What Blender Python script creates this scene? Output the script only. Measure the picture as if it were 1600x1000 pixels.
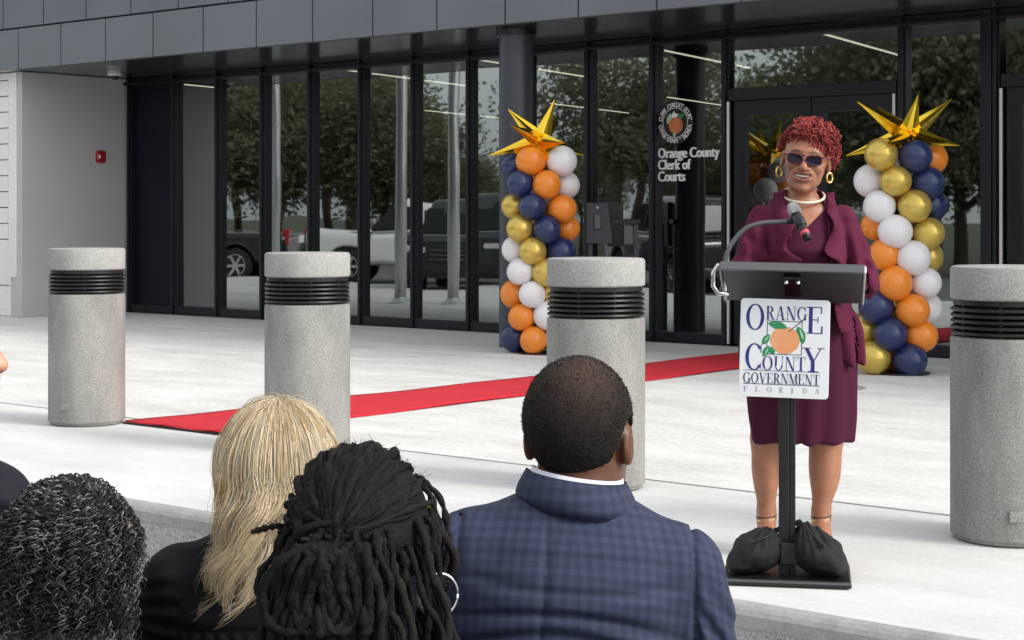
import bpy, bmesh, math, random
import numpy as np
from mathutils import Vector, Matrix, Euler

for o in list(bpy.data.objects):
    bpy.data.objects.remove(o)
SC = bpy.context.scene
COL = SC.collection
R = math.radians
random.seed(4)
RNG = np.random.default_rng(7)

# ------------------------------------------------------------------ camera, sky, sun, exposure
VIEW = R(39.7175)                       # the camera looks 39.7 degrees left of the facade's normal
cam = bpy.data.cameras.new('camera')
cam.sensor_width = 36.0
cam.lens = 36.0 * 2700 / 1600
cam.shift_y = -162 / 1600
cam.clip_start = 0.05
cam.clip_end = 3000
camo = bpy.data.objects.new('camera', cam)
COL.objects.link(camo)
camo.location = (0, 0, 1.3)
camo.rotation_euler = (R(90), 0, VIEW)
SC.camera = camo

SUN_EL, SUN_AZ = R(34), R(11)           # azimuth measured from +X towards +Y
world = bpy.data.worlds.new('World')
SC.world = world
world.use_nodes = True
wn, wl = world.node_tree.nodes, world.node_tree.links
wn.clear()
sky = wn.new('ShaderNodeTexSky')
sky.sky_type = 'NISHITA'
sky.sun_disc = False
sky.sun_elevation = SUN_EL
sky.sun_rotation = R(90) - SUN_AZ
sky.air_density = 1.0
sky.dust_density = 4.0
sky.ozone_density = 1.0
bw = wn.new('ShaderNodeRGBToBW')
mixw = wn.new('ShaderNodeMix'); mixw.data_type = 'RGBA'
tc = wn.new('ShaderNodeTexCoord')
cl = wn.new('ShaderNodeTexNoise'); cl.inputs['Scale'].default_value = 2.2; cl.inputs['Detail'].default_value = 6
rmp = wn.new('ShaderNodeMapRange')
rmp.inputs['From Min'].default_value = .35; rmp.inputs['From Max'].default_value = .65
rmp.inputs['To Min'].default_value = .62; rmp.inputs['To Max'].default_value = .95
bg = wn.new('ShaderNodeBackground'); bg.inputs['Strength'].default_value = 0.15
wo = wn.new('ShaderNodeOutputWorld')
wl.new(tc.outputs['Generated'], cl.inputs['Vector'])
wl.new(cl.outputs['Fac'], rmp.inputs['Value'])
wl.new(rmp.outputs['Result'], mixw.inputs['Factor'])
wl.new(sky.outputs['Color'], bw.inputs['Color'])
wl.new(sky.outputs['Color'], mixw.inputs[6])
wl.new(bw.outputs['Val'], mixw.inputs[7])
haze_mix = wn.new('ShaderNodeMix'); haze_mix.data_type = 'RGBA'; haze_mix.inputs['Factor'].default_value = .62
crm = wn.new('ShaderNodeValToRGB')
crm.color_ramp.elements[0].position = .35; crm.color_ramp.elements[0].color = (2.35, 2.50, 2.64, 1)
crm.color_ramp.elements[1].position = .65; crm.color_ramp.elements[1].color = (2.95, 3.0, 3.04, 1)
wl.new(cl.outputs['Fac'], crm.inputs['Fac'])
wl.new(mixw.outputs[2], haze_mix.inputs[6]); wl.new(crm.outputs['Color'], haze_mix.inputs[7])
wl.new(haze_mix.outputs[2], bg.inputs['Color'])
wl.new(bg.outputs['Background'], wo.inputs['Surface'])

sl = bpy.data.lights.new('sun', 'SUN')
sl.energy = 0.7
sl.angle = R(14)
sl.color = (1.0, .955, .89)
so = bpy.data.objects.new('sun', sl)
COL.objects.link(so)
sd = Vector((math.cos(SUN_EL) * math.cos(SUN_AZ), math.cos(SUN_EL) * math.sin(SUN_AZ), math.sin(SUN_EL)))
so.rotation_euler = (-sd).to_track_quat('-Z', 'Y').to_euler()
so.location = (20, -5, 20)

SC.view_settings.view_transform = 'Standard'
SC.view_settings.look = 'None'
SC.view_settings.gamma = 1
SC.view_settings.exposure = 1.36
SC.render.engine = 'CYCLES'
SC.cycles.max_bounces = 8
SC.cycles.transparent_max_bounces = 12

# ------------------------------------------------------------------ materials
def newmat(name):
    m = bpy.data.materials.new(name)
    m.use_nodes = True
    n = m.node_tree.nodes
    return m, n, m.node_tree.links, n['Principled BSDF']

def mat(name, col, rough=.6, metal=0., var=0., vscale=8., bump=0., bscale=60., col2=None, stretch=None, coat=0., spec=None, detail=4, sheen=0.):
    m, n, l, p = newmat(name)
    p.inputs['Base Color'].default_value = (*col, 1)
    p.inputs['Roughness'].default_value = rough
    p.inputs['Metallic'].default_value = metal
    p.inputs['Coat Weight'].default_value = coat
    p.inputs['Sheen Weight'].default_value = sheen
    if spec is not None:
        p.inputs['Specular IOR Level'].default_value = spec
    tcn = n.new('ShaderNodeTexCoord')
    vec = tcn.outputs['Object']
    if stretch:
        mp = n.new('ShaderNodeMapping'); mp.inputs['Scale'].default_value = stretch
        l.new(vec, mp.inputs['Vector']); vec = mp.outputs['Vector']
    if var > 0 or col2:
        t = n.new('ShaderNodeTexNoise'); t.inputs['Scale'].default_value = vscale; t.inputs['Detail'].default_value = detail
        l.new(vec, t.inputs['Vector'])
        r = n.new('ShaderNodeValToRGB')
        a = col2 if col2 else tuple(c * (1 - var) for c in col)
        b = col if col2 else tuple(min(1, c * (1 + var)) for c in col)
        r.color_ramp.elements[0].position = .32; r.color_ramp.elements[0].color = (*a, 1)
        r.color_ramp.elements[1].position = .68; r.color_ramp.elements[1].color = (*b, 1)
        l.new(t.outputs['Fac'], r.inputs['Fac'])
        l.new(r.outputs['Color'], p.inputs['Base Color'])
    if bump > 0:
        t = n.new('ShaderNodeTexNoise'); t.inputs['Scale'].default_value = bscale; t.inputs['Detail'].default_value = 4
        l.new(vec, t.inputs['Vector'])
        b = n.new('ShaderNodeBump'); b.inputs['Strength'].default_value = bump; b.inputs['Distance'].default_value = .01
        l.new(t.outputs['Fac'], b.inputs['Height'])
        l.new(b.outputs['Normal'], p.inputs['Normal'])
    return m

def attr_mat(name, rough=.6, bump=0., bscale=200., sheen=0., sub=0., spec=.5, stretch=None):
    m, n, l, p = newmat(name)
    a = n.new('ShaderNodeAttribute'); a.attribute_name = 'Col'
    l.new(a.outputs['Color'], p.inputs['Base Color'])
    p.inputs['Roughness'].default_value = rough
    p.inputs['Sheen Weight'].default_value = sheen
    p.inputs['Specular IOR Level'].default_value = spec
    if sub:
        p.inputs['Subsurface Weight'].default_value = sub
        p.inputs['Subsurface Radius'].default_value = (.012, .005, .003)
        p.inputs['Subsurface Scale'].default_value = .5
    if bump:
        tcn = n.new('ShaderNodeTexCoord')
        t = n.new('ShaderNodeTexNoise'); t.inputs['Scale'].default_value = bscale; t.inputs['Detail'].default_value = 3
        l.new(tcn.outputs['Object'], t.inputs['Vector'])
        b = n.new('ShaderNodeBump'); b.inputs['Strength'].default_value = bump; b.inputs['Distance'].default_value = .004
        l.new(t.outputs['Fac'], b.inputs['Height']); l.new(b.outputs['Normal'], p.inputs['Normal'])
    return m

def concrete(name, base, dark, light, speck, sscale, rough=.9, stretch=(1, 1, 1), big=1.2, bump=.2, bias=.5):
    """mottled cement with aggregate specks: three layers of noise"""
    m, n, l, p = newmat(name)
    p.inputs['Roughness'].default_value = rough
    tcn = n.new('ShaderNodeTexCoord')
    mp = n.new('ShaderNodeMapping'); mp.inputs['Scale'].default_value = stretch
    l.new(tcn.outputs['Object'], mp.inputs['Vector'])
    a = n.new('ShaderNodeTexNoise'); a.inputs['Scale'].default_value = big; a.inputs['Detail'].default_value = 7; a.inputs['Roughness'].default_value = .65
    l.new(mp.outputs['Vector'], a.inputs['Vector'])
    r = n.new('ShaderNodeValToRGB')
    r.color_ramp.elements[0].position = .3; r.color_ramp.elements[0].color = (*dark, 1)
    r.color_ramp.elements[1].position = .62; r.color_ramp.elements[1].color = (*base, 1)
    l.new(a.outputs['Fac'], r.inputs['Fac'])
    b = n.new('ShaderNodeTexNoise'); b.inputs['Scale'].default_value = sscale; b.inputs['Detail'].default_value = 3
    l.new(tcn.outputs['Object'], b.inputs['Vector'])
    r2 = n.new('ShaderNodeValToRGB')
    r2.color_ramp.elements[0].position = .34; r2.color_ramp.elements[0].color = (*speck, 1)
    r2.color_ramp.elements[1].position = .66; r2.color_ramp.elements[1].color = (*light, 1)
    e = r2.color_ramp.elements.new(.5); e.color = (.5, .5, .5, 1)
    l.new(b.outputs['Fac'], r2.inputs['Fac'])
    mx = n.new('ShaderNodeMix'); mx.data_type = 'RGBA'; mx.blend_type = 'OVERLAY'; mx.inputs['Factor'].default_value = bias
    l.new(r.outputs['Color'], mx.inputs[6]); l.new(r2.outputs['Color'], mx.inputs[7])
    l.new(mx.outputs[2], p.inputs['Base Color'])
    bp = n.new('ShaderNodeBump'); bp.inputs['Strength'].default_value = bump; bp.inputs['Distance'].default_value = .004
    l.new(b.outputs['Fac'], bp.inputs['Height']); l.new(bp.outputs['Normal'], p.inputs['Normal'])
    return m

M = {}
M['plaza'] = concrete('plaza_concrete', (.745, .735, .712), (.56, .552, .532), (.64, .64, .64), (.36, .36, .36), 26, stretch=(.8, 1.9, 1), big=1.3, bump=.15, bias=.5)
M['plaza_edge'] = concrete('plaza_edge_concrete', (.72, .715, .70), (.57, .565, .55), (.60, .60, .60), (.42, .42, .42), 45, stretch=(.6, 1.6, 1), big=1.3, bump=.12, bias=.4)
M['kerb'] = concrete('kerb_concrete', (.40, .395, .38), (.27, .265, .25), (.62, .62, .62), (.36, .36, .36), 60, big=5, bias=.3)
M['joint'] = mat('joint_sealant', (.16, .16, .155), .9)
M['bollard'] = concrete('exposed_aggregate', (.315, .308, .292), (.20, .198, .190), (.74, .73, .71), (.28, .28, .28), 140, stretch=(1.6, 1.6, .5), big=3.5, bump=.4, bias=.5)
M['bollard_cap'] = concrete('bollard_cap_concrete', (.36, .357, .342), (.29, .287, .275), (.66, .66, .65), (.36, .36, .36), 110, big=5, bump=.35, bias=.6)
M['asphalt'] = concrete('asphalt', (.17, .172, .175), (.11, .112, .116), (.9, .9, .9), (.16, .16, .16), 120, big=1.4, bump=.8, bias=.85)
M['grass'] = mat('lawn', (.055, .062, .032), .9, var=.4, vscale=3)
M['paint_white'] = mat('paint_white', (.72, .72, .70), .5)
M['road_paint'] = mat('worn_road_paint', (.62, .62, .6), .8, var=.25, vscale=30)
M['panel'] = mat('grey_metal_panel', (.160, .175, .195), .42, .35, var=.07, vscale=.7)
M['panel_up'] = mat('grey_metal_panel_upper', (.143, .160, .182), .42, .35, var=.07, vscale=.7)
M['reveal'] = mat('panel_joint', (.02, .022, .026), .7)
M['soffit'] = mat('gloss_soffit_panel', (.10, .105, .118), .16, .6, spec=.9)
M['frame'] = mat('dark_anodised', (.013, .015, .021), .32, .2)
M['col'] = mat('column_paint', (.055, .06, .075), .4, .2)
M['stucco'] = concrete('painted_stucco', (.52, .515, .50), (.49, .485, .47), (.52, .52, .52), (.48, .48, .48), 220, big=1.0, bump=.15, bias=.3)
M['siding'] = mat('white_siding', (.78, .78, .765), .6, var=.04, vscale=2)
M['red'] = mat('red_alarm', (.35, .012, .02), .35)
M['lens'] = mat('clear_lens', (.75, .75, .75), .15)
M['camwhite'] = mat('camera_housing', (.62, .62, .61), .35)
M['blackgloss'] = mat('black_gloss', (.008, .008, .009), .12)
M['blackpl'] = mat('black_plastic', (.012, .012, .014), .38)
M['matteblack'] = mat('matte_black', (.006, .006, .007), .9, spec=.1)
M['louvre'] = mat('louvre_black', (.007, .0075, .009), .42, spec=.35)
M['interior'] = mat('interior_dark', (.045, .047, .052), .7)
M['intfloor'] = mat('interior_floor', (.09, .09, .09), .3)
M['carpet'] = mat('red_carpet', (.60, .016, .030), .95, var=.08, vscale=3, bump=.4, bscale=350)
M['carpet_edge'] = mat('carpet_rubber', (.02, .015, .015), .8)
M['steel'] = mat('brushed_steel', (.55, .55, .54), .3, .9)
M['strip'] = mat('polished_edge_strip', (.93, .93, .92), .28, .85)
M['print_white'] = mat('white_vinyl', (.88, .88, .87), .5)
M['print_black'] = mat('black_vinyl', (.01, .01, .012), .5)
M['fruit'] = mat('orange_print', (.60, .19, .05), .5, var=.25, vscale=14)
M['fruit2'] = mat('peach_print', (.80, .40, .20), .4, col2=(.74, .30, .12), vscale=9)
M['leafprint'] = mat('green_print', (.02, .24, .09), .5, var=.3, vscale=60)
M['leaflite'] = mat('light_green_print', (.35, .62, .42), .5)
M['signwhite'] = mat('sign_white', (.78, .80, .82), .3)
M['ink'] = mat('navy_ink', (.022, .026, .18), .4)
M['ink2'] = mat('slate_ink', (.035, .045, .11), .4)
M['inkgrey'] = mat('grey_ink', (.30, .31, .34), .5)
M['latex_orange'] = mat('latex_orange', (.82, .25, .024), .30, coat=.15)
M['latex_white'] = mat('latex_white', (.78, .77, .80), .30, coat=.15)
M['latex_navy'] = mat('latex_navy', (.016, .030, .105), .33, coat=.15)
M['latex_gold'] = mat('latex_chrome_gold', (.66, .48, .11), .30, .55)
M['foil'] = mat('gold_foil', (1.0, .68, .06), .18, 1.0)
M['foil_dark'] = M['foil']
M['lectern'] = mat('lectern_black', (.008, .0085, .0095), .45)
M['lectern_under'] = mat('lectern_underside', (.015, .0155, .016), .5, var=.1, vscale=20, bump=.1, bscale=90)
M['lectern_edge'] = mat('lectern_edge_metal', (.16, .16, .165), .3, .8)
M['bag'] = mat('sandbag_canvas', (.007, .007, .0085), .8, var=.2, vscale=30, bump=.4, bscale=600)
M['strap'] = mat('bag_strap', (.016, .0165, .02), .8)
M['chrome'] = mat('chrome', (.7, .7, .7), .15, 1.0)
M['grey_rubber'] = mat('gooseneck_grey', (.12, .125, .135), .4, .5)
M['mic_grille'] = mat('mic_grille', (.42, .42, .43), .35, .7, bump=.8, bscale=900)
M['mic_ring'] = mat('mic_ring_red', (.55, .08, .10), .4)
M['gold'] = mat('gold_jewellery', (.78, .56, .22), .25, 1.0)
M['pearl'] = mat('pearl', (.78, .72, .58), .25, coat=.3)
M['silver'] = mat('silver_hoop', (.8, .8, .82), .15, 1.0)
M['plum'] = mat('plum_knit', (.098, .0125, .039), .9, var=.10, vscale=5, bump=.25, bscale=700, spec=.2)
M['plum_dress'] = mat('plum_dress_cloth', (.058, .0074, .027), .85, var=.08, vscale=4, bump=.2, bscale=700, spec=.2)
M['skin'] = attr_mat('skin', .42, .08, 180, sub=.12, spec=.45)
M['hair'] = attr_mat('hair_strand', .38, spec=.6)
M['hair_soft'] = attr_mat('hair_soft', .6, spec=.3)
M['hair_matte'] = attr_mat('hair_matte', .75, .6, 260, spec=.15)
M['teeth'] = mat('teeth', (.80, .76, .69), .3)
M['lens_dark'] = mat('sunglass_lens', (.010, .006, .020), .12, spec=.3)
M['specs'] = mat('burgundy_frame', (.11, .010, .020), .25)
M['shirt'] = mat('white_shirt', (.76, .78, .86), .7)
M['blackcloth'] = mat('black_dress_cloth', (.0045, .0045, .006), .8, bump=.3, bscale=500, spec=.2)
M['greycloth'] = mat('grey_jacket_cloth', (.11, .115, .135), .8, bump=.2, bscale=500)
M['darkcloth'] = mat('charcoal_suit_cloth', (.011, .012, .018), .75, bump=.2, bscale=500, spec=.25)
M['trouser'] = mat('dark_trouser', (.015, .017, .03), .8)
M['shoe'] = mat('black_shoe', (.01, .01, .011), .35)
M['bark'] = mat('bark', (.075, .055, .04), .9, var=.3, vscale=6)
M['leaf'] = mat('foliage', (.17, .185, .10), .7, col2=(.10, .115, .06), vscale=.8)
M['leaf2'] = mat('foliage_olive', (.20, .205, .125), .7, col2=(.12, .13, .08), vscale=.8)
M['car_white'] = mat('car_paint_white', (.75, .76, .77), .25, coat=.8)
M['car_black'] = mat('car_paint_black', (.012, .013, .015), .2, coat=.8)
M['car_grey'] = mat('car_paint_graphite', (.035, .04, .043), .25, .3, coat=.8)
M['tyre'] = mat('tyre', (.018, .018, .018), .85)
M['headlamp'] = mat('headlamp', (.7, .7, .7), .1, .5)
M['tail'] = mat('tail_lamp', (.35, .01, .01), .2)
M['pole'] = mat('satin_aluminium', (.62, .63, .64), .35, .8)
M['wood'] = mat('weathered_pole', (.30, .25, .19), .9, var=.2, vscale=5)

def glass_mat(name, tint, ior):
    m, n, l, p = newmat(name)
    n.remove(p)
    out = n['Material Output']
    tr = n.new('ShaderNodeBsdfTransparent'); tr.inputs['Color'].default_value = (*tint, 1)
    gl = n.new('ShaderNodeBsdfGlossy'); gl.inputs['Roughness'].default_value = 0.016; gl.inputs['Color'].default_value = (.93, 1, .99, 1)
    fr = n.new('ShaderNodeFresnel'); fr.inputs['IOR'].default_value = ior
    mx = n.new('ShaderNodeMixShader')
    tcn = n.new('ShaderNodeTexCoord')
    t = n.new('ShaderNodeTexNoise'); t.inputs['Scale'].default_value = .9; t.inputs['Detail'].default_value = 1
    b = n.new('ShaderNodeBump'); b.inputs['Strength'].default_value = .22; b.inputs['Distance'].default_value = .012
    l.new(tcn.outputs['Object'], t.inputs['Vector']); l.new(t.outputs['Fac'], b.inputs['Height'])
    l.new(b.outputs['Normal'], gl.inputs['Normal'])
    ge = n.new('ShaderNodeNewGeometry')
    iv = n.new('ShaderNodeMath'); iv.operation = 'SUBTRACT'; iv.inputs[0].default_value = 1.0
    mu = n.new('ShaderNodeMath'); mu.operation = 'MULTIPLY'
    l.new(ge.outputs['Backfacing'], iv.inputs[1]); l.new(fr.outputs['Fac'], mu.inputs[0]); l.new(iv.outputs[0], mu.inputs[1])
    l.new(mu.outputs[0], mx.inputs['Fac']); l.new(tr.outputs['BSDF'], mx.inputs[1]); l.new(gl.outputs['BSDF'], mx.inputs[2])
    l.new(mx.outputs['Shader'], out.inputs['Surface'])
    return m
M['glass'] = glass_mat('tinted_glass', (.55, .60, .61), 3.5)
M['carglass'] = mat('car_glass', (.01, .012, .014), .12, spec=.35)

def led_mat():
    m, n, l, p = newmat('led_line')
    p.inputs['Base Color'].default_value = (.8, .75, .6, 1)
    p.inputs['Emission Color'].default_value = (1, .90, .62, 1)
    p.inputs['Emission Strength'].default_value = 0.9
    return m
M['led'] = led_mat()

def plaid_mat():
    m, n, l, p = newmat('navy_windowpane_check')
    p.inputs['Roughness'].default_value = .82
    a = n.new('ShaderNodeAttribute'); a.attribute_name = 'Cloth'
    sx = n.new('ShaderNodeSeparateXYZ'); l.new(a.outputs['Vector'], sx.inputs['Vector'])
    def math_(op, i0, v1=None, i1=None):
        q = n.new('ShaderNodeMath'); q.operation = op
        l.new(i0, q.inputs[0])
        if i1 is not None: l.new(i1, q.inputs[1])
        elif v1 is not None: q.inputs[1].default_value = v1
        return q.outputs[0]
    def band(src, period, width):
        f = math_('FRACT', math_('DIVIDE', src, period))
        d = math_('ABSOLUTE', math_('SUBTRACT', f, .5))
        mr = n.new('ShaderNodeMapRange'); mr.interpolation_type = 'SMOOTHSTEP'
        mr.inputs['From Min'].default_value = width / 2 + .10; mr.inputs['From Max'].default_value = width / 2 - .10
        l.new(d, mr.inputs['Value'])
        return mr.outputs['Result']
    h1 = band(sx.outputs['X'], .0195, .5); v1 = band(sx.outputs['Y'], .0195, .5)
    h2 = band(sx.outputs['X'], .078, .10); v2 = band(sx.outputs['Y'], .078, .10)
    s = math_('ADD', h1, i1=v1)
    s2 = math_('ADD', h2, i1=v2)
    s3 = math_('ADD', math_('MULTIPLY', s, .42), i1=math_('MULTIPLY', s2, .22))
    no = n.new('ShaderNodeTexNoise'); no.inputs['Scale'].default_value = 900
    tcn = n.new('ShaderNodeTexCoord'); l.new(tcn.outputs['Object'], no.inputs['Vector'])
    s4 = math_('ADD', s3, i1=math_('MULTIPLY', math_('SUBTRACT', no.outputs['Fac'], .5), .35))
    r = n.new('ShaderNodeValToRGB')
    r.color_ramp.elements[0].position = 0; r.color_ramp.elements[0].color = (.0135, .0185, .049, 1)
    r.color_ramp.elements[1].position = 1; r.color_ramp.elements[1].color = (.034, .043, .090, 1)
    l.new(s4, r.inputs['Fac']); l.new(r.outputs['Color'], p.inputs['Base Color'])
    return m
M['plaid'] = plaid_mat()

def leafy(name, a, b):
    m = mat(name, a, .7, col2=b, vscale=.8)
    n, l = m.node_tree.nodes, m.node_tree.links
    p = n['Principled BSDF']; src = p.inputs['Base Color'].links[0].from_socket
    tr = n.new('ShaderNodeBsdfTranslucent'); l.new(src, tr.inputs['Color'])
    mx = n.new('ShaderNodeMixShader'); mx.inputs['Fac'].default_value = .45
    l.new(p.outputs['BSDF'], mx.inputs[1]); l.new(tr.outputs['BSDF'], mx.inputs[2]); l.new(mx.outputs['Shader'], n['Material Output'].inputs['Surface'])
    return m
M['leaf'] = leafy('foliage_green', (.20, .215, .12), (.12, .135, .07))
M['leaf2'] = leafy('foliage_olive_green', (.24, .245, .155), (.15, .16, .10))

# ------------------------------------------------------------------ object helpers
def link(o, parent=None):
    COL.objects.link(o)
    if parent is not None:
        o.parent = parent
    return o

def tag(o, label=None, cat=None, group=None, kind=None):
    if label: o['label'] = label
    if cat: o['category'] = cat
    if group: o['group'] = group
    if kind: o['kind'] = kind
    return o

def thing(name, label, cat, loc=(0, 0, 0), rz=0, group=None):
    o = bpy.data.objects.new(name, None)
    o.empty_display_size = .1
    link(o)
    o.location = loc
    o.rotation_euler = (0, 0, rz)
    return tag(o, label, cat, group)

def mesh_obj(name, verts, faces, material, parent=None, smooth=False, col=None, cloth=None):
    me = bpy.data.meshes.new(name)
    if isinstance(verts, np.ndarray) and isinstance(faces, np.ndarray):
        k = faces.shape[1]
        me.vertices.add(len(verts)); me.vertices.foreach_set('co', np.ascontiguousarray(verts, dtype=np.float32).ravel())
        me.loops.add(faces.size); me.loops.foreach_set('vertex_index', np.ascontiguousarray(faces, dtype=np.int32).ravel())
        me.polygons.add(len(faces)); me.polygons.foreach_set('loop_start', np.arange(0, faces.size, k, dtype=np.int32))
        me.update(calc_edges=True)
        me.validate()
    else:
        me.from_pydata([tuple(v) for v in verts], [], [tuple(f) for f in faces])
        me.update()
    if smooth:
        me.polygons.foreach_set('use_smooth', np.ones(len(me.polygons), dtype=bool))
    if col is not None:
        at = me.attributes.new('Col', 'FLOAT_COLOR', 'POINT')
        c4 = np.ones((len(me.vertices), 4), dtype=np.float32); c4[:, :3] = col
        at.data.foreach_set('color', c4.ravel())
    if cloth is not None:
        at = me.attributes.new('Cloth', 'FLOAT_VECTOR', 'POINT')
        at.data.foreach_set('vector', np.ascontiguousarray(cloth, dtype=np.float32).ravel())
    if isinstance(material, str): material = M[material]
    me.materials.append(material)
    return link(bpy.data.objects.new(name, me), parent)

class MB:
    def __init__(s): s.v = []; s.f = []
    def add(s, vs, fs):
        b = len(s.v); s.v += [tuple(v) for v in vs]; s.f += [tuple(i + b for i in f) for f in fs]; return s
    def box(s, c, d, rot=None):
        hx, hy, hz = d[0] / 2, d[1] / 2, d[2] / 2
        vs = [Vector((x, y, z)) for x in (-hx, hx) for y in (-hy, hy) for z in (-hz, hz)]
        if rot is not None:
            m = rot if isinstance(rot, Matrix) else Euler(rot).to_matrix()
            vs = [m @ v for v in vs]
        vs = [v + Vector(c) for v in vs]
        return s.add(vs, [(0, 1, 3, 2), (4, 6, 7, 5), (0, 4, 5, 1), (2, 3, 7, 6), (0, 2, 6, 4), (1, 5, 7, 3)])
    def lathe(s, prof, n=32, c=(0, 0, 0), mat3=None):
        vs = []
        for r, z in prof:
            for i in range(n):
                a = 2 * math.pi * i / n
                v = Vector((r * math.cos(a), r * math.sin(a), z))
                if mat3 is not None: v = mat3 @ v
                vs.append(v + Vector(c))
        fs = []
        for k in range(len(prof) - 1):
            for i in range(n):
                j = (i + 1) % n
                fs.append((k * n + i, k * n + j, (k + 1) * n + j, (k + 1) * n + i))
        fs.append(tuple(range(n - 1, -1, -1)))
        fs.append(tuple((len(prof) - 1) * n + i for i in range(n)))
        return s.add(vs, fs)
    def tube(s, path, r, n=8, cap=True):
        path = [Vector(p) for p in path]
        rs = r if isinstance(r, (list, tuple)) else [r] * len(path)
        up = None; vs = []
        for k, p in enumerate(path):
            t = (path[min(k + 1, len(path) - 1)] - path[max(k - 1, 0)]).normalized()
            if up is None:
                up = Vector((0, 0, 1)) if abs(t.z) < .9 else Vector((1, 0, 0))
            x = (up - t * up.dot(t)).normalized(); up = x; y = t.cross(x)
            for i in range(n):
                a = 2 * math.pi * i / n
                vs.append(p + (x * math.cos(a) + y * math.sin(a)) * rs[k])
        fs = []
        for k in range(len(path) - 1):
            for i in range(n):
                j = (i + 1) % n
                fs.append((k * n + i, k * n + j, (k + 1) * n + j, (k + 1) * n + i))
        if cap:
            fs.append(tuple(range(n - 1, -1, -1))); fs.append(tuple((len(path) - 1) * n + i for i in range(n)))
        return s.add(vs, fs)
    def prism(s, poly, y0, y1, axes='xz'):
        n = len(poly)
        def P(a, b, d):
            return {'xz': (a, d, b), 'xy': (a, b, d), 'yz': (d, a, b)}[axes]
        vs = [P(a, b, y0) for a, b in poly] + [P(a, b, y1) for a, b in poly]
        fs = [tuple(range(n)), tuple(range(2 * n - 1, n - 1, -1))] + [(i, i + n, (i + 1) % n + n, (i + 1) % n) for i in range(n)]
        return s.add(vs, fs)
    def build(s, name, material, parent=None, smooth=False, bevel=0., seg=2, auto=None):
        o = mesh_obj(name, s.v, s.f, material, parent, smooth)
        bm = bmesh.new(); bm.from_mesh(o.data); bmesh.ops.recalc_face_normals(bm, faces=bm.faces); bm.to_mesh(o.data); bm.free()
        if bevel:
            b = o.modifiers.new('bevel', 'BEVEL'); b.width = bevel; b.segments = seg; b.limit_method = 'ANGLE'; b.angle_limit = R(40)
        if auto is not None:
            o.data.set_sharp_from_angle(angle=R(auto))
        return o

def dup(o, parent=None):
    c = o.copy(); COL.objects.link(c); c.parent = parent
    for ch in [x for x in bpy.data.objects if x.parent == o]:
        dup(ch, c)
    return c

# ------------------------------------------------------------------ implicit surfaces -> meshes
def nrm(v): return np.sqrt((v * v).sum(1))
def smin(a, b, k):
    h = np.clip(.5 + .5 * (b - a) / k, 0, 1)
    return b + (a - b) * h - k * h * (1 - h)
def smax(a, b, k): return -smin(-a, -b, k)
def ell(P, c, r, rot=None):
    q = P - np.asarray(c, np.float32)
    if rot is not None: q = q @ np.asarray(rot, np.float32)
    r = np.asarray(r, np.float32)
    k0 = nrm(q / r); k1 = nrm(q / (r * r))
    return k0 * (k0 - 1) / np.maximum(k1, 1e-6)
def cone(P, a, b, ra, rb):
    a = np.asarray(a, np.float32); b = np.asarray(b, np.float32)
    ab = b - a; q = P - a
    h = np.clip(q @ ab / float(ab @ ab), 0, 1)
    return nrm(q - h[:, None] * ab) - (ra + (rb - ra) * h)
def rbox(P, c, d, r):
    q = np.abs(P - np.asarray(c, np.float32)) - (np.asarray(d, np.float32) - r)
    return nrm(np.maximum(q, 0)) + np.minimum(q.max(1), 0) - r
def loft(P, rows, power=2.0):
    """rows: (z, cx, cy, rx, ry) from low to high, smoothly interpolated"""
    rows = np.array(sorted(rows), np.float32)
    z = P[:, 2]; zs = rows[:, 0]
    zc = np.clip(z, zs[0], zs[-1])
    k = np.clip(np.searchsorted(zs, zc) - 1, 0, len(zs) - 2)
    t = (zc - zs[k]) / (zs[k + 1] - zs[k]); t = (t * t * (3 - 2 * t)) * .5 + t * .5
    cx, cy, rx, ry = [(rows[k, i] * (1 - t) + rows[k + 1, i] * t) for i in (1, 2, 3, 4)]
    u = np.abs((P[:, 0] - cx) / rx); v = np.abs((P[:, 1] - cy) / ry)
    q = (u ** power + v ** power) ** (1 / power)
    d = (q - 1) * np.minimum(rx, ry)
    return smax(d, np.maximum(zs[0] - z, z - zs[-1]), .012)
def near(f, P, c, rad, far=.06):
    dd = nrm(P - np.asarray(c, np.float32))
    out = dd - rad + far
    m = dd < rad
    if m.any(): out[m] = f(P[m])
    return out
def hsh(i, j, k):
    h = (i * 374761393 + j * 668265263 + k * 1274126177) & 0x7fffffff
    h = ((h ^ (h >> 13)) * 1103515245) & 0x7fffffff
    return ((h ^ (h >> 16)) & 0xffff) / 65535.0
def noise3(P):
    f = np.floor(P).astype(np.int64); t = P - f; t = t * t * (3 - 2 * t)
    out = 0
    for dx in (0, 1):
        for dy in (0, 1):
            for dz in (0, 1):
                w = (t[:, 0] if dx else 1 - t[:, 0]) * (t[:, 1] if dy else 1 - t[:, 1]) * (t[:, 2] if dz else 1 - t[:, 2])
                out = out + w * hsh(f[:, 0] + dx, f[:, 1] + dy, f[:, 2] + dz)
    return out * 2 - 1

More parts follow.
